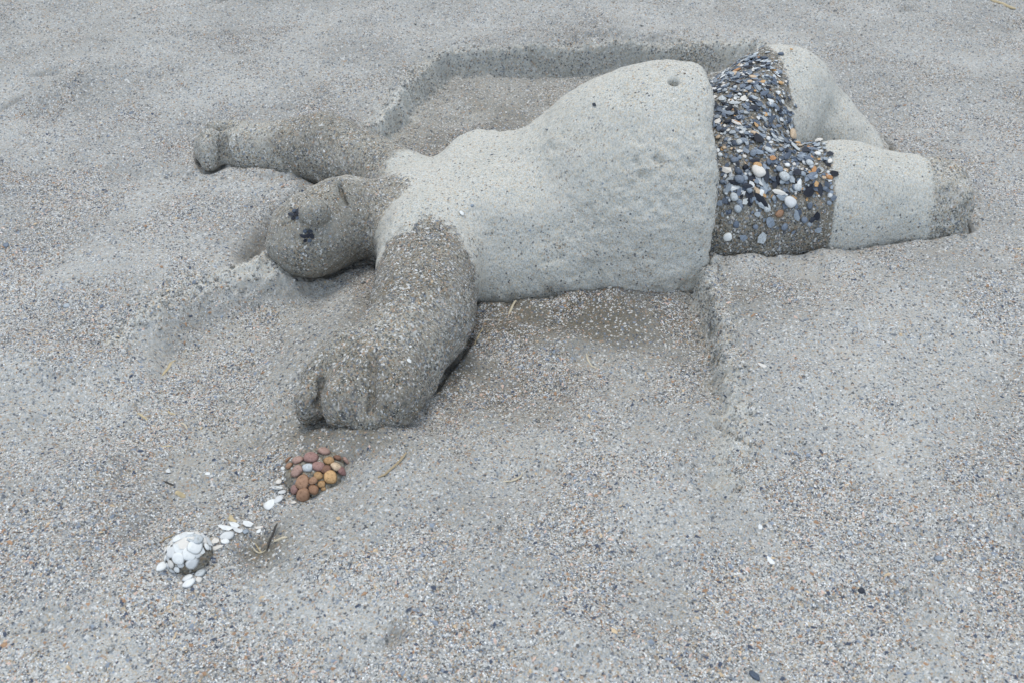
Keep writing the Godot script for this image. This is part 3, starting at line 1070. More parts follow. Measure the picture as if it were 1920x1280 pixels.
# single shells pressed into the trunks' bare lower side: place, half-width, colour, shape, tone, spin
const SIDE_SHELLS := [
	[Vector3(0.554, 0.124, -2.138), 0.0112, "grey", 1, 1, -0.5],
	[Vector3(0.563, 0.103, -2.118), 0.0100, "grey", 2, 0, 0.1],
	[Vector3(0.637, 0.101, -2.124), 0.0100, "grey", 2, 1, -0.3],
	[Vector3(0.698, 0.107, -2.143), 0.0161, "white", 1, 1, 0.2],
	[Vector3(0.612, 0.091, -2.113), 0.0075, "grey", 10, 0, 0.3],
	[Vector3(0.670, 0.087, -2.122), 0.0088, "umber", 3, 1, -0.9],
	[Vector3(0.560, 0.071, -2.098), 0.0090, "slate", 1, 0, -1.0],
	[Vector3(0.609, 0.064, -2.098), 0.0070, "slate", 0, 1, 0.7],
	[Vector3(0.645, 0.071, -2.108), 0.0130, "slate", 10, 3, -0.5],
	[Vector3(0.685, 0.056, -2.110), 0.0091, "slate", 2, 1, -0.5],
	[Vector3(0.541, 0.042, -2.087), 0.0116, "white", 0, 0, 1.0],
	[Vector3(0.581, 0.040, -2.086), 0.0100, "slate", 12, 3, -0.1],
	[Vector3(0.627, 0.036, -2.091), 0.0126, "grey", 8, 1, 0.7],
	[Vector3(0.736, 0.069, -2.122), 0.0086, "slate", 0, 1, -0.0],
	[Vector3(0.767, 0.075, -2.128), 0.0091, "ink", 8, 0, 0.3],
	[Vector3(0.757, 0.069, -2.124), 0.0061, "ink", 9, 1, -0.7],
	[Vector3(0.750, 0.058, -2.119), 0.0066, "grey", 1, 2, 0.3],
	[Vector3(0.774, 0.043, -2.117), 0.0086, "grey", 10, 2, 0.7],
	[Vector3(0.710, 0.041, -2.110), 0.0046, "slate", 8, 1, 0.0],
	[Vector3(0.715, 0.080, -2.126), 0.0076, "grey", 11, 2, 0.5],
	[Vector3(0.798, 0.103, -2.146), 0.0065, "slate", 2, 3, 0.3],
	[Vector3(0.800, 0.118, -2.158), 0.0076, "white", 1, 1, -0.9],
	[Vector3(0.620, 0.118, -2.135), 0.0100, "ink", 6, 0, 1.0],
	[Vector3(0.592, 0.116, -2.130), 0.0075, "ink", 9, 0, 0.2],
	[Vector3(0.745, 0.122, -2.162), 0.0126, "ink", 8, 0, -0.4],
	[Vector3(0.776, 0.127, -2.168), 0.0073, "ink", 6, 1, 0.1],
	[Vector3(0.718, 0.131, -2.171), 0.0113, "grey", 1, 1, 0.7],
	[Vector3(0.667, 0.127, -2.156), 0.0075, "white", 6, 2, 1.6],
	[Vector3(0.613, 0.133, -2.149), 0.0063, "tan", 8, 1, 0.4],
	[Vector3(0.638, 0.155, -2.184), 0.0083, "ink", 6, 1, 0.1],
	[Vector3(0.569, 0.154, -2.172), 0.0125, "slate", 2, 1, 0.4],
	[Vector3(0.588, 0.144, -2.159), 0.0063, "ink", 7, 1, 1.5],
	[Vector3(0.619, 0.164, -2.194), 0.0191, "white", 1, 2, -0.2],
	[Vector3(0.618, 0.171, -2.208), 0.0116, "tan", 0, 0, 0.6],
	[Vector3(0.686, 0.150, -2.192), 0.0146, "grey", 0, 1, -0.1],
	[Vector3(0.675, 0.161, -2.209), 0.0096, "slate", 2, 3, 0.9],
	[Vector3(0.721, 0.153, -2.206), 0.0106, "ink", 10, 1, 0.8],
	[Vector3(0.736, 0.151, -2.203), 0.0076, "grey", 1, 2, -0.8],
	[Vector3(0.758, 0.147, -2.197), 0.0116, "slate", 8, 1, -0.7],
	[Vector3(0.758, 0.163, -2.236), 0.0107, "grey", 1, 1, -0.6],
	[Vector3(0.698, 0.163, -2.225), 0.0071, "white", 0, 0, 0.9],
	[Vector3(0.724, 0.138, -2.180), 0.0061, "white", 11, 0, -0.1],
	[Vector3(0.767, 0.135, -2.179), 0.0066, "tan", 8, 0, 0.3],
	[Vector3(0.788, 0.146, -2.194), 0.0061, "tan", 1, 1, -0.4],
	[Vector3(0.814, 0.152, -2.200), 0.0101, "ink", 10, 0, 0.0],
	[Vector3(0.568, 0.165, -2.191), 0.0100, "slate", 1, 2, -0.2],
	[Vector3(0.760, 0.139, -2.434), 0.0147, "tan", 4, 1, -0.3],
	[Vector3(0.750, 0.163, -2.323), 0.0089, "tan", 0, 1, 0.2],
	[Vector3(0.628, 0.198, -2.325), 0.0109, "tan", 1, 1, 0.2],
	[Vector3(0.592, 0.198, -2.286), 0.0108, "slate", 2, 3, 0.8],
	[Vector3(0.634, 0.194, -2.299), 0.0160, "ink", 8, 0, 0.4],
	[Vector3(0.742, 0.239, -2.601), 0.0089, "slate", 0, 3, 0.9],
	[Vector3(0.665, 0.238, -2.573), 0.0088, "tan", 3, 1, 0.7],
	[Vector3(0.652, 0.235, -2.548), 0.0082, "tan", 1, 1, 1.0],
	[Vector3(0.738, 0.228, -2.558), 0.0072, "tan", 0, 0, 0.3],
	[Vector3(0.798, 0.255, -2.716), 0.0051, "tan", 1, 0, -0.7],
	[Vector3(0.765, 0.251, -2.694), 0.0080, "slate", 2, 0, 0.7],
	[Vector3(0.695, 0.233, -2.714), 0.0115, "grey", 1, 0, 0.9],
	[Vector3(0.655, 0.183, -2.266), 0.0102, "grey", 3, 1, 0.8],
	[Vector3(0.760, 0.168, -2.287), 0.0129, "ink", 8, 1, 0.1],
]


func build_eyes():
	for e in [Vector3(-0.531, 0.12, -2.069), Vector3(-0.4995, 0.083, -2.028)]:
		var c := snap(e)
		var n := figure_normal(c)
		var o := Node3D.new()
		o.name = "eye"
		o.position = c
		fig.add_child(o, true)
		tag(o, "eye made of ink blue shell pieces")
		for k in 7:
			var a := TAU * k / 6.0
			var side := n.cross(Vector3.RIGHT).normalized()
			var p := c + side * sin(a) * 0.013 + side.cross(n) * cos(a) * 0.011
			p = snap(p if k < 6 else c)
			var s := mesh_node("shell", shards[k % 5] if k != 2 else valves[0], M.shells.ink[k % 2] if k % 3 != 2 else M.shells.slate[2], o)
			s.transform = Transform3D(Basis(), -c) * seat(p + n * 0.005, n, rng.randf() * TAU, rng.randf_range(0.005, 0.0072), rng.randf_range(-0.35, 0.35))


# shells on the two mounds: offset from the mound's middle (x, z), half-width, colour, tone
const WHITE_MOUND := [
	[-0.0149, -0.0061, 0.0083, "white", 0],
	[-0.0047, -0.0097, 0.0074, "white", 1],
	[0.0167, -0.0069, 0.0119, "grey", 1],
	[0.0043, 0.0069, 0.0099, "white", 2],
	[0.0202, 0.0091, 0.0109, "white", 0],
	[-0.0049, 0.0170, 0.0075, "white", 0],
	[-0.0100, 0.0051, 0.0054, "white", 2],
	[-0.0208, 0.0187, 0.0078, "white", 1],
	[0.0124, 0.0229, 0.0103, "white", 0],
	[-0.0055, 0.0299, 0.0091, "white", 0],
	[0.0305, 0.0107, 0.0050, "white", 0],
	[0.0256, 0.0202, 0.0047, "white", 1],
	[0.0179, 0.0328, 0.0099, "white", 1],
	[0.0352, -0.0167, 0.0072, "white", 1],
	[0.0360, -0.0021, 0.0060, "white", 0],
	[0.0313, -0.0327, 0.0058, "white", 2],
	[0.0240, -0.0233, 0.0055, "white", 1],
	[0.0041, -0.0188, 0.0072, "white", 0],
	[0.0165, -0.0221, 0.0058, "white", 2],
]
const BROWN_MOUND := [
	[-0.0580, -0.0302, 0.0070, "umber", 0],
	[-0.0335, -0.0109, 0.0104, "rose", 1],
	[-0.0067, -0.0138, 0.0131, "rose", 0],
	[0.0156, -0.0355, 0.0102, "rose", 1],
	[0.0374, -0.0574, 0.0098, "tan", 2],
	[0.0298, -0.0075, 0.0090, "umber", 2],
	[0.0442, -0.0230, 0.0064, "umber", 3],
	[0.0584, -0.0270, 0.0078, "rose", 1],
	[0.0449, 0.0040, 0.0098, "tan", 1],
	[0.0559, 0.0083, 0.0096, "rose", 2],
	[0.0116, 0.0104, 0.0103, "rose", 0],
	[-0.0090, 0.0138, 0.0090, "grey", 1],
	[-0.0299, 0.0189, 0.0111, "rose", 1],
	[-0.0501, -0.0013, 0.0069, "umber", 1],
	[0.0278, 0.0162, 0.0082, "umber", 3],
	[0.0142, 0.0318, 0.0076, "umber", 2],
	[0.0370, 0.0301, 0.0116, "tan", 0],
	[-0.0159, 0.0444, 0.0128, "umber", 1],
	[0.0055, 0.0419, 0.0076, "umber", 1],
	[-0.0316, 0.0534, 0.0076, "rose", 0],
	[-0.0135, 0.0636, 0.0115, "umber", 1],
	[0.0074, 0.0573, 0.0081, "umber", 0],
	[0.0221, 0.0471, 0.0063, "umber", 2],
	[0.0262, 0.0538, 0.0037, "umber", 2],
]
# shells lying on the sand: x, z, half-width, colour, tone, spin
const BELOW_WHITE := [
	[-0.6232, -1.1014, 0.0101, "white", 0, -0.6],
	[-0.6042, -1.1009, 0.0093, "white", 1, 0.4],
	[-0.5868, -1.0978, 0.0074, "white", 0, 1.2],
	[-0.5530, -1.0891, 0.0087, "grey", 1, -0.8],
	[-0.5520, -1.0737, 0.0073, "white", 2, -1.2],
	[-0.5714, -1.0771, 0.0089, "white", 0, 1.5],
	[-0.5661, -1.0656, 0.0103, "white", 0, -1.1],
	[-0.5827, -1.0704, 0.0049, "white", 2, 0.0],
	[-0.5821, -1.0499, 0.0051, "grey", 1, 1.0],
]
const TRAIL := [
	[-0.5356, -1.2004, 0.0082, "white", 0, 1.5],
	[-0.5225, -1.2132, 0.0090, "white", 0, 1.4],
	[-0.5023, -1.2237, 0.0091, "white", 0, -1.2],
	[-0.5151, -1.2023, 0.0067, "white", 1, 1.4],
	[-0.4988, -1.2003, 0.0065, "grey", 2, 0.0],
	[-0.5289, -1.1844, 0.0099, "white", 1, -1.0],
	[-0.5286, -1.1684, 0.0093, "white", 0, 1.5],
	[-0.5454, -1.1662, 0.0081, "white", 2, 0.5],
	[-0.4795, -1.2193, 0.0053, "white", 2, 1.5],
	[-0.4757, -1.2052, 0.0063, "white", 0, -1.0],
	[-0.5378, -1.1521, 0.0063, "white", 2, -1.0],
]
const BESIDE_BROWN := [
	[-0.4661, -1.3866, 0.0043, "white", 0, 0.0],
	[-0.4589, -1.3787, 0.0054, "white", 1, 1.0],
	[-0.4579, -1.3594, 0.0059, "white", 0, 1.4],
	[-0.4675, -1.3496, 0.0072, "white", 2, -0.8],
	[-0.4639, -1.3230, 0.0103, "white", 0, -0.7],
	[-0.4526, -1.3127, 0.0058, "white", 1, -0.9],
	[-0.4557, -1.2918, 0.0101, "white", 1, 1.6],
	[-0.4714, -1.2832, 0.0130, "white", 0, -1.4],
	[-0.4268, -1.2863, 0.0057, "white", 2, 0.0],
]


const NTH := ["first", "second", "third", "fourth", "fifth", "sixth", "seventh", "eighth", "ninth", "tenth", "eleventh"]


func rank(list: Array, i: int, from: Vector2) -> int:
	var d := from.distance_to(Vector2(list[i][0], list[i][1]))
	var n := 0
	for q in list: n += int(from.distance_to(Vector2(q[0], q[1])) < d)
	return n


func dome_mesh(r: Vector3) -> ArrayMesh:
	var v := PackedVector3Array()
	var nn := PackedVector3Array()
	var c := PackedColorArray()
	var idx := PackedInt32Array()
	var n := 48
	var rows := 22
	for j in rows + 1:
		var a := -0.6 + (PI / 2 + 0.6) * j / rows
		for i in n:
			var b := TAU * i / n
			var u := Vector3(cos(a) * cos(b), sin(a), cos(a) * sin(b))
			var w := 1.0 + 0.06 * n_fine.get_noise_3d(u.x * 0.1, u.y * 0.1, u.z * 0.1) + 0.03 * n_fine.get_noise_3d(u.x * 0.5, u.y * 0.5, u.z * 0.5)
			v.append(u * r * w)
			nn.append((u / r).normalized())
			var col := DAMP * (1.35 + 0.3 * n_fine.get_noise_3d(u.x * 0.3, u.y * 0.3, u.z * 0.3))
			c.append(Color(col.x, col.y, col.z))
	for j in rows:
		for i in n:
			var p := j * n + i
			var q := j * n + (i + 1) % n
			idx.append_array([p, q, p + n, q, q + n, p + n])
	return array_mesh([[v, nn, c, idx]])


func mound(called: String, label: String, at: Vector3, r: Vector3, list: Array, grow: float):
	var o := Node3D.new()
	o.name = numbered(called)
	o.position = at
	add_child(o)
	tag(o, label, "shell mound")
	mesh_node("sand_core", dome_mesh(r * Vector3(0.92, 0.96, 0.92)), M.rough, o)
	for q in list:
		var x: float = q[0]
		var z: float = q[1]
		var y := r.y * sqrt(maxf(0.0, 1.0 - x * x / (r.x * r.x) - z * z / (r.z * r.z)))
		var n := Vector3(x / (r.x * r.x), y / (r.y * r.y), z / (r.z * r.z)).normalized()
		var s := mesh_node("shell", valves[rng.randi() % 3] if grow < 1.4 or rng.randf() < 0.6 else shards[[2, 0, 5][rng.randi() % 3]], M.shells[q[3]][q[4]], o)
		s.transform = seat(Vector3(x, y, z) - n * q[2] * 0.06, n, rng.randf_range(-1.6, 1.6), q[2] * grow, rng.randf_range(-0.2, 0.2), 1.05 if grow < 1.4 else 0.55)


	if grow > 1.4: # smaller shells tucked between the large ones
		for k in 46:
			var a := 2.399963 * k
			var h := 0.25 + 0.72 * (k + 0.5) / 46.0
			if cos(a) > 0.25 and sin(a) > -0.2 and h < 0.7: continue
			var w := sqrt(1.0 - h * h)
			var p := Vector3(cos(a) * w * r.x, h * r.y, sin(a) * w * r.z)
			var n := (p / (r * r)).normalized()
			var s := mesh_node("shell", valves[k % 3], M.shells.white[k % 3], o)
			s.transform = seat(p - n * 0.0024, n, rng.randf_range(-1.6, 1.6), rng.randf_range(0.0065, 0.0095), rng.randf_range(-0.15, 0.15), 0.7)


func loose(called: String, label: String, group: String, x: float, z: float, size: float, mesh: Mesh, m: Material, spin: float, tilt := 0.0) -> Node3D:
	var n := ground_normal(x, z)
	var o := mesh_node(called, mesh, m, self)
	o.transform = seat(Vector3(x, ground_at(x, z), z) + n * size * 0.12, n, spin, size, tilt, 0.75)
	tag(o, label, "shell", group)
	return o


func build_mounds():
	mound("white_shell_mound", "small round sand mound covered with overlapping white shells", Vector3(-0.5822, -0.0079, -1.1286), Vector3(0.045, 0.052, 0.045), WHITE_MOUND, 1.41)
	mound("brown_shell_mound", "low sand mound studded with pink and brown cockle shells", Vector3(-0.3957, -0.0432, -1.3641), Vector3(0.068, 0.036, 0.068), BROWN_MOUND, 1.35)
	for i in BELOW_WHITE.size():
		var q: Array = BELOW_WHITE[i]
		loose("white_shell", "white shell at the foot of the round white mound, %s from the left" % NTH[rank(BELOW_WHITE, i, Vector2(-9, -1.1))], "white shells below the white mound", q[0], q[1], q[2], valves[3 if q[2] > 0.008 else 1], M.shells[q[3]][q[4]], q[5])
	for i in TRAIL.size():
		var q: Array = TRAIL[i]
		loose("white_shell", "white shell in the trail behind the white mound, %s from the mound" % NTH[rank(TRAIL, i, Vector2(-0.593, -1.15))], "white shells in the trail behind the white mound", q[0], q[1], q[2] * 1.02, [valves[3], valves[4], valves[1], shards[3], shards[0]][rng.randi() % 5], M.shells[q[3]][q[4]], q[5])
	for i in BESIDE_BROWN.size():
		var q: Array = BESIDE_BROWN[i]
		var over := i == 4 or i == 8
		loose("white_shell", "white shell edging the pink and brown mound, %s from the hand" % NTH[rank(BESIDE_BROWN, i, Vector2(-0.33, -1.5))], "white shells edging the brown mound", q[0], q[1], q[2] * 1.15, valves[4 if i == 5 else 1], M.shells[q[3]][q[4]], q[5], PI if over else 0.0).position.y += (q[2] * 0.3 if over else 0.0)


# ---------------------------------------------------------------- straw, twigs and single shells
func stalk(pts: Array, wide: float, flat: float) -> ArrayMesh:
	var st := SurfaceTool.new()
	st.begin(Mesh.PRIMITIVE_TRIANGLES)
	st.set_smooth_group(-1)
	var rows := []
	for i in pts.size():
		var p: Vector3 = pts[i]
		var d: Vector3 = (pts[mini(i + 1, pts.size() - 1)] - pts[maxi(i - 1, 0)]).normalized()
		var side := d.cross(Vector3.UP).normalized()
		var up := side.cross(d)
		var w := wide * (0.55 if i == 0 or i == pts.size() - 1 else rng.randf_range(0.85, 1.1))
		var row := []
		for k in 6:
			var a := TAU * k / 6
			row.append(p + side * cos(a) * w + up * sin(a) * w * flat)
		rows.append(row)
	for i in rows.size() - 1:
		for k in 6:
			var l := (k + 1) % 6
			var c := Color.WHITE * rng.randf_range(0.8, 1.0)
			tri(st, rows[i][k], rows[i][l], rows[i + 1][k], c, c, c)
			tri(st, rows[i][l], rows[i + 1][l], rows[i + 1][k], c, c, c)
	for e in [[0, false], [rows.size() - 1, true]]:
		for k in range(1, 5):
			if e[1]: tri(st, rows[e[0]][0], rows[e[0]][k], rows[e[0]][k + 1], Color.WHITE, Color.WHITE, Color.WHITE)
			else: tri(st, rows[e[0]][0], rows[e[0]][k + 1], rows[e[0]][k], Color.WHITE, Color.WHITE, Color.WHITE)
	return finish(st)


# a stalk lying on the sand from (ax, az) to (bx, bz); its ends may be lifted
func straw(called: String, label: String, category: String, ax: float, az: float, bx: float, bz: float, wide: float, flat: float, m: Material, bow := 0.0, lift_a := 0.0, lift_b := 0.0):
	var mid := Vector3((ax + bx) / 2, 0, (az + bz) / 2)
	mid.y = ground_at(mid.x, mid.z)
	var across := Vector3(-(bz - az), 0, bx - ax)
	var pts := []
	for i in 7:
		var t := i / 6.0
		var p := Vector3(lerpf(ax, bx, t), 0, lerpf(az, bz, t)) + across * bow * 4.0 * t * (1.0 - t)
		p.y = ground_at(p.x, p.z) + wide * flat * 0.5 + lerpf(lift_a, lift_b, t)
		pts.append(p - mid)
	var o := mesh_node(called, stalk(pts, wide, flat), m, self)
	o.position = mid
	tag(o, label, category)


func build_litter():
	straw("straw", "flat tan straw on the open sand between the head and the white mound", "straw", -0.794, -1.682, -0.784, -1.748, 0.0032, 0.4, M.straw[0], 0, 0, 0)
	straw("straw", "short tan straw at the left rim of the gritty band", "straw", -0.807, -1.546, -0.781, -1.526, 0.0028, 0.5, M.straw[0], 0, 0, 0)
	straw("straw", "short yellow straw bit below the flat tan straw", "straw", -0.746, -1.558, -0.726, -1.545, 0.0025, 0.5, M.straw[0], 0.1, 0, 0)
	straw("straw", "short bent pale straw bit in the hollow beyond the gritty band", "straw", -0.711, -1.52, -0.692, -1.505, 0.002, 0.6, M.straw[2], -0.15, 0, 0)
	straw("straw", "thin tan straw in the hollow above the white mound", "straw", -0.729, -1.447, -0.709, -1.455, 0.002, 0.6, M.straw[0], 0.12, 0, 0)
	straw("straw", "broad yellow reed chip between the gritty band and brown mound", "straw", -0.663, -1.313, -0.645, -1.309, 0.0055, 0.35, M.straw[0], 0, 0, 0)
	straw("twig", "short black twig beside the yellow reed chip", "twig", -0.692, -1.337, -0.672, -1.333, 0.0022, 0.8, M.twig, 0, 0, 0)
	straw("straw", "pale split reed leaning against the foot of the belly", "straw", 0.013, -2, -0.008, -1.941, 0.003, 0.5, M.straw[2], 0, 0.008, 0)
	straw("straw", "thin tan straw beside the near armpit", "straw", -0.089, -1.81, -0.071, -1.879, 0.0022, 0.5, M.straw[0], 0, 0, 0)
	straw("straw", "thin pale straw in the middle of the dug hollow", "straw", 0.173, -1.756, 0.197, -1.699, 0.0018, 0.6, M.straw[2], 0.1, 0, 0)
	straw("straw", "thin bowed cream straw below the hollow", "straw", -0.018, -1.34, 0.022, -1.363, 0.0018, 0.6, M.straw[2], 0.12, 0, 0.004)
	straw("straw", "crooked dry stalk beside the hand and the brown mound", "straw", -0.264, -1.33, -0.213, -1.392, 0.0026, 0.7, M.straw[1], 0.14, 0, 0.004)
	straw("stick", "dark stick standing out of the damp dent", "stick", -0.451, -1.158, -0.44, -1.211, 0.0024, 0.9, M.twig, 0, 0, 0.01)
	straw("stick", "pale tan stick lying right of the dark stick", "stick", -0.439, -1.169, -0.413, -1.171, 0.0026, 0.8, M.straw[2], 0, 0, 0)
	straw("straw", "bent cream straw in the damp dent", "straw", -0.478, -1.166, -0.454, -1.161, 0.0014, 0.8, M.straw[2], 0.3, 0.004, 0)
	straw("straw", "short cream straw crossing the bent one in the damp dent", "straw", -0.476, -1.174, -0.462, -1.158, 0.0014, 0.8, M.straw[0], 0, 0.003, 0)
	straw("straw", "thin brown straw behind the white shell mound", "straw", -0.647, -1.167, -0.626, -1.187, 0.0016, 0.8, M.straw[1], 0, 0, 0.004)
	straw("straw", "dry yellow leaf scrap above the shell trail", "straw", -0.537, -1.243, -0.522, -1.225, 0.0045, 0.35, M.straw[0], 0.15, 0, 0)
	straw("reed", "long split tan reed in the upper right corner", "reed", 1.823, -3.741, 1.893, -3.67, 0.007, 0.6, M.straw[0], 0, 0, 0)
	loose("dark_shell", "small ink blue shell on the sand beside the head", "", -0.544, -2.019, 0.007, valves[0], M.shells.ink[1], 0.4)
	loose("shell_shard", "pale worn shell shard on the bank right of the hollow", "", 0.550, -1.649, 0.0065, shards[3], M.shells.white[2], 1.4)
	loose("slate_shell", "pale slate blue shell on the sand above the left rim", "", -1.056, -1.862, 0.008, valves[3], M.shells.grey[0], 1.2)
	loose("slate_shell", "dark slate shell at the bottom edge of the beach", "", 0.393, -0.889, 0.009, valves[3], M.shells.slate[2], 0.4)
	loose("slate_shell", "blue grey shell on coarse grit in the lower right", "", 0.768, -1.122, 0.007, valves[3], M.shells.slate[3], 1.3)
	loose("slate_shell", "small pale blue shell below the bank's end", "", 0.625, -1.183, 0.006, valves[1], M.shells.grey[0], 1)
	loose("shell_shard", "curved white shell shard at the lower right", "", 0.468, -1.127, 0.006, shards[3], M.shells.white[0], 0.5)
	loose("dark_shell", "ink blue shell beside a dark pocket in lower right grit", "", 0.615, -1.061, 0.007, valves[1], M.shells.ink[1], 1)
	loose("cream_shell", "small cream shell near the right edge of the beach", "", 0.797, -1.051, 0.006, valves[2], M.shells.white[2], 0.3)
	loose("shell_shard", "tiny white shell chip under the end of the bank", "", 0.465, -1.207, 0.005, shards[0], M.shells.white[0], 0.3)
	loose("mussel_shard", "black mussel shard beside the near leg", "", 0.884, -2.115, 0.006, mussels[1], M.shells.ink[0], 0.6)
	loose("white_shell", "single white shell chip in the hollow above the mounds", "", -0.615, -1.370, 0.0055, shards[2], M.shells.white[0], 0.3)
	loose("white_shell", "white shell splinter beside the short black twig", "", -0.698, -1.380, 0.006, shards[3], M.shells.white[1], 0.3)
	perched("white_shell", "small white shell stuck on the near forearm", Vector3(-0.219, 0.063, -1.589), 0.006, shards[2], M.shells.white[0], 0.3)
	perched("slate_shell", "small blue shell pressed into the chest", Vector3(-0.099, 0.123, -2.102), 0.0055, valves[0], M.shells.slate[3], 0.3)
	perched("white_shell", "small white shell pressed into the chest above the near arm", Vector3(-0.124, 0.118, -2.075), 0.0065, valves[3], M.shells.white[0], 0.6)
	perched("dark_shell", "dark pointed shell chip on the far side of the belly", Vector3(0.204, 0.315, -2.261), 0.0042, mussels[2], M.shells.ink[1], 0.4)
	loose("slate_shell", "slate blue shell at the left edge of the beach", "", -1.286, -2.096, 0.008, valves[3], M.shells.slate[1], 0.4)
	loose("slate_shell", "dark blue shell chip on the left rim of the hollow", "", -0.971, -1.858, 0.006, shards[0], M.shells.slate[0], 0.4)


func perched(called: String, label: String, near: Vector3, size: float, mesh: Mesh, m: Material, spin: float):
	var p := snap(near)
	var n := figure_normal(p)
	var o := mesh_node(called, mesh, m, self)
	o.transform = seat(p + n * 0.002, n, spin, size, 0.0, 0.75)
	tag(o, label, "shell")


# ---------------------------------------------------------------- shell grit
func flake_mesh(s: int) -> ArrayMesh:
	var r := RandomNumberGenerator.new()
	r.seed = s
	var st := SurfaceTool.new()
	st.begin(Mesh.PRIMITIVE_TRIANGLES)
	st.set_smooth_group(-1)
	var n := 4 + s % 2
	var rim := []
	for i in n:
		var a := TAU * (i + r.randf_range(-0.25, 0.25)) / n
		rim.append(Vector3(sin(a) * r.randf_range(0.7, 1.1), r.randf_range(-0.3, 0.05), cos(a) * r.randf_range(0.5, 0.85)))
	for i in n:
		st.add_vertex(Vector3(r.randf_range(-0.1, 0.1), 0.32, 0.0) if i == 0 else Vector3(0, 0.32, 0))
		st.add_vertex(rim[i])
		st.add_vertex(rim[(i + 1) % n])
	return finish(st)


func flake_color(r: float) -> Color:
	var t := rng.randf_range(0.85, 1.12)
	if r < 0.23: return Color(0.72 * t, 0.72 * t, 0.71 * t)
	if r < 0.50: return Color(0.50 * t, 0.50 * t, 0.48 * t)
	if r < 0.66: return Color(0.23 * t, 0.265 * t, 0.32 * t)
	if r < 0.78: return Color(0.065 * t, 0.08 * t, 0.115 * t)
	if r < 0.86: return Color(0.33 * t, 0.205 * t, 0.125 * t)
	if r < 0.91: return Color(0.58 * t, 0.43 * t, 0.36 * t)
	if r < 0.955: return Color(0.54 * t, 0.42 * t, 0.28 * t)
	return Color(0.13 * t, 0.08 * t, 0.05 * t)


func put_flake(buf: PackedFloat32Array, at: int, x: Transform3D, c: Color):
	buf[at] = x.basis.x.x
	buf[at + 1] = x.basis.y.x
	buf[at + 2] = x.basis.z.x
	buf[at + 3] = x.origin.x
	buf[at + 4] = x.basis.x.y
	buf[at + 5] = x.basis.y.y
	buf[at + 6] = x.basis.z.y
	buf[at + 7] = x.origin.y
	buf[at + 8] = x.basis.x.z
	buf[at + 9] = x.basis.y.z
	buf[at + 10] = x.basis.z.z
	buf[at + 11] = x.origin.z
	buf[at + 12] = c.r
	buf[at + 13] = c.g
	buf[at + 14] = c.b
	buf[at + 15] = 1.0


func flakes(called: String, mesh: Mesh, buf: PackedFloat32Array, count: int, parent: Node) -> MultiMeshInstance3D:
	var mm := MultiMesh.new()
	mm.transform_format = MultiMesh.TRANSFORM_3D
	mm.use_colors = true
	mm.mesh = mesh
	mm.instance_count = count
	mm.buffer = buf.slice(0, count * 16)
	var o := MultiMeshInstance3D.new()
	o.name = called if parent != self else numbered(called)
	o.multimesh = mm
	o.material_override = M.flake
	o.set_meta("kind", "stuff")
	parent.add_child(o, true)
	return o


const GROUND_FLAKES := 75000
const BODY_FLAKES := 16000


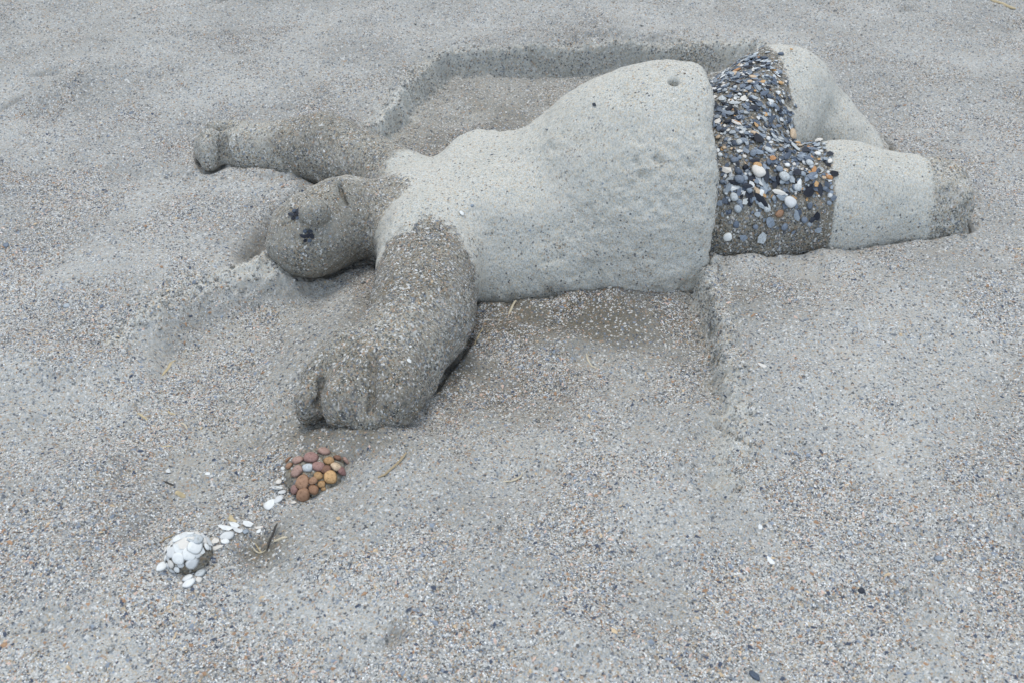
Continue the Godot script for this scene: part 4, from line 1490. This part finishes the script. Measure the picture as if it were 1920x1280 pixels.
func build_grit():
	for set_no in 4:
		var mesh := flake_mesh(set_no + 3)
		var buf := PackedFloat32Array()
		buf.resize(GROUND_FLAKES * 16)
		var made := 0
		while made < GROUND_FLAKES:
			var z := -0.8 - 3.2 * sqrt(rng.randf())if rng.randf() < 0.35 else rng.randf_range(-2.9, -0.82)
			var half := 0.92 + (-z - 0.8) * 0.42
			var x := rng.randf_range(-half, half)
			if rng.randf() > maps[(clampi(int((z - GZ0) / GSTEP), 0, GNZ - 1) * GNX + clampi(int((x - GX0) / GSTEP), 0, GNX - 1)) * 4 + 2]: continue
			var y := ground_at(x, z)
			var size := 0.0013 + 0.0016 * pow(rng.randf(), 2.0)
			var big := rng.randf() < 0.035
			if big: size *= rng.randf_range(1.6, 2.8)
			var n := ground_normal(x, z)
			var tr := seat(Vector3(x, y, z) + n * size * 0.05, n, rng.randf() * TAU, size, rng.randf_range(-0.6, 0.6), 0.8)
			put_flake(buf, made * 16, tr, flake_color(rng.randf_range(0.45, 0.95) if big else rng.randf()))
			made += 1
		var o := flakes("shell_grit", mesh, buf, made, self)
		tag(o, "crushed grey, white and brown shell grit strewn over the beach", "shell grit")
	# grit stuck to the figure
	var faces := skin_f.duplicate()
	faces.append_array(trunk_f)
	var area := PackedFloat32Array()
	var at := PackedInt32Array()
	var sum := 0.0
	for i in range(0, faces.size(), 3):
		var a := body_v[faces[i]]
		if a.y < ground_at(a.x, a.z) - 0.01: continue
		var w := (body_v[faces[i + 1]] - a).cross(body_v[faces[i + 2]] - a).length() * (0.09 + body_s[faces[i]].y)
		sum += w
		area.append(sum)
		at.append(i)
	for set_no in 3:
		var buf := PackedFloat32Array()
		buf.resize(BODY_FLAKES * 16)
		for k in BODY_FLAKES:
			var i := at[mini(area.bsearch(rng.randf() * sum), at.size() - 1)]
			var u := sqrt(rng.randf())
			var t := rng.randf()
			var p := body_v[faces[i]] * (1.0 - u) + body_v[faces[i + 1]] * u * (1.0 - t) + body_v[faces[i + 2]] * u * t
			var size := 0.0012 + 0.0015 * pow(rng.randf(), 2.0)
			if rng.randf() < 0.03: size *= rng.randf_range(1.6, 2.8)
			put_flake(buf, k * 16, seat(p, body_n[faces[i]], rng.randf() * TAU, size, rng.randf_range(-0.5, 0.5), 0.7), flake_color(rng.randf_range(0.1, 1.0)))
		flakes("shell_grit", flake_mesh(set_no + 9), buf, BODY_FLAKES, fig)
	build_crumbs()


# loose lumps of sand that broke off along the cut edges and rolled
func build_crumbs():
	for set_no in 3:
		var r := RandomNumberGenerator.new()
		r.seed = 50 + set_no
		var st := SurfaceTool.new()
		st.begin(Mesh.PRIMITIVE_TRIANGLES)
		st.set_smooth_group(0)
		var rings := [[0.0, 1.0]]
		var pts := []
		for j in 5:
			var row := []
			for i in 7:
				var a := TAU * i / 7.0 + j * 0.4
				var e := -PI / 2 + PI * j / 4.0
				row.append(Vector3(cos(e) * cos(a), sin(e) * 0.75, cos(e) * sin(a)) * r.randf_range(0.75, 1.15))
			pts.append(row)
		for i in 7:
			pts[0][i] = pts[0][0]
			pts[4][i] = pts[4][0]
		for j in 4:
			for i in 7:
				var k := (i + 1) % 7
				tri(st, pts[j][i], pts[j][k], pts[j + 1][i], Color.WHITE, Color.WHITE, Color.WHITE)
				tri(st, pts[j][k], pts[j + 1][k], pts[j + 1][i], Color.WHITE, Color.WHITE, Color.WHITE)
		var mesh := finish(st)
		var count := 1300
		var buf := PackedFloat32Array()
		buf.resize(count * 16)
		var made := 0
		while made < count:
			var i := rng.randi() % GNX
			var j := rng.randi() % GNZ
			if rng.randf() > crumb[j * GNX + i]: continue
			var p := Vector3(GX0 + (i + rng.randf()) * GSTEP, 0, GZ0 + (j + rng.randf()) * GSTEP)
			p.y = ground_at(p.x, p.z)
			var size := 0.0015 + 0.0055 * pow(rng.randf(), 3.0)
			var c := DRY.lerp(DAMP, rng.randf() * 0.12) * 1.12
			put_flake(buf, made * 16, seat(p + Vector3.UP * size * 0.2, Vector3.UP, rng.randf() * TAU, size, rng.randf_range(-0.6, 0.6)), Color(c.x, c.y, c.z))
			made += 1
		var o := flakes("sand_crumbs", mesh, buf, made, self)
		o.material_override = M.crumb
		tag(o, "small crumbs of broken sand along the dug edges and figure", "sand crumbs")
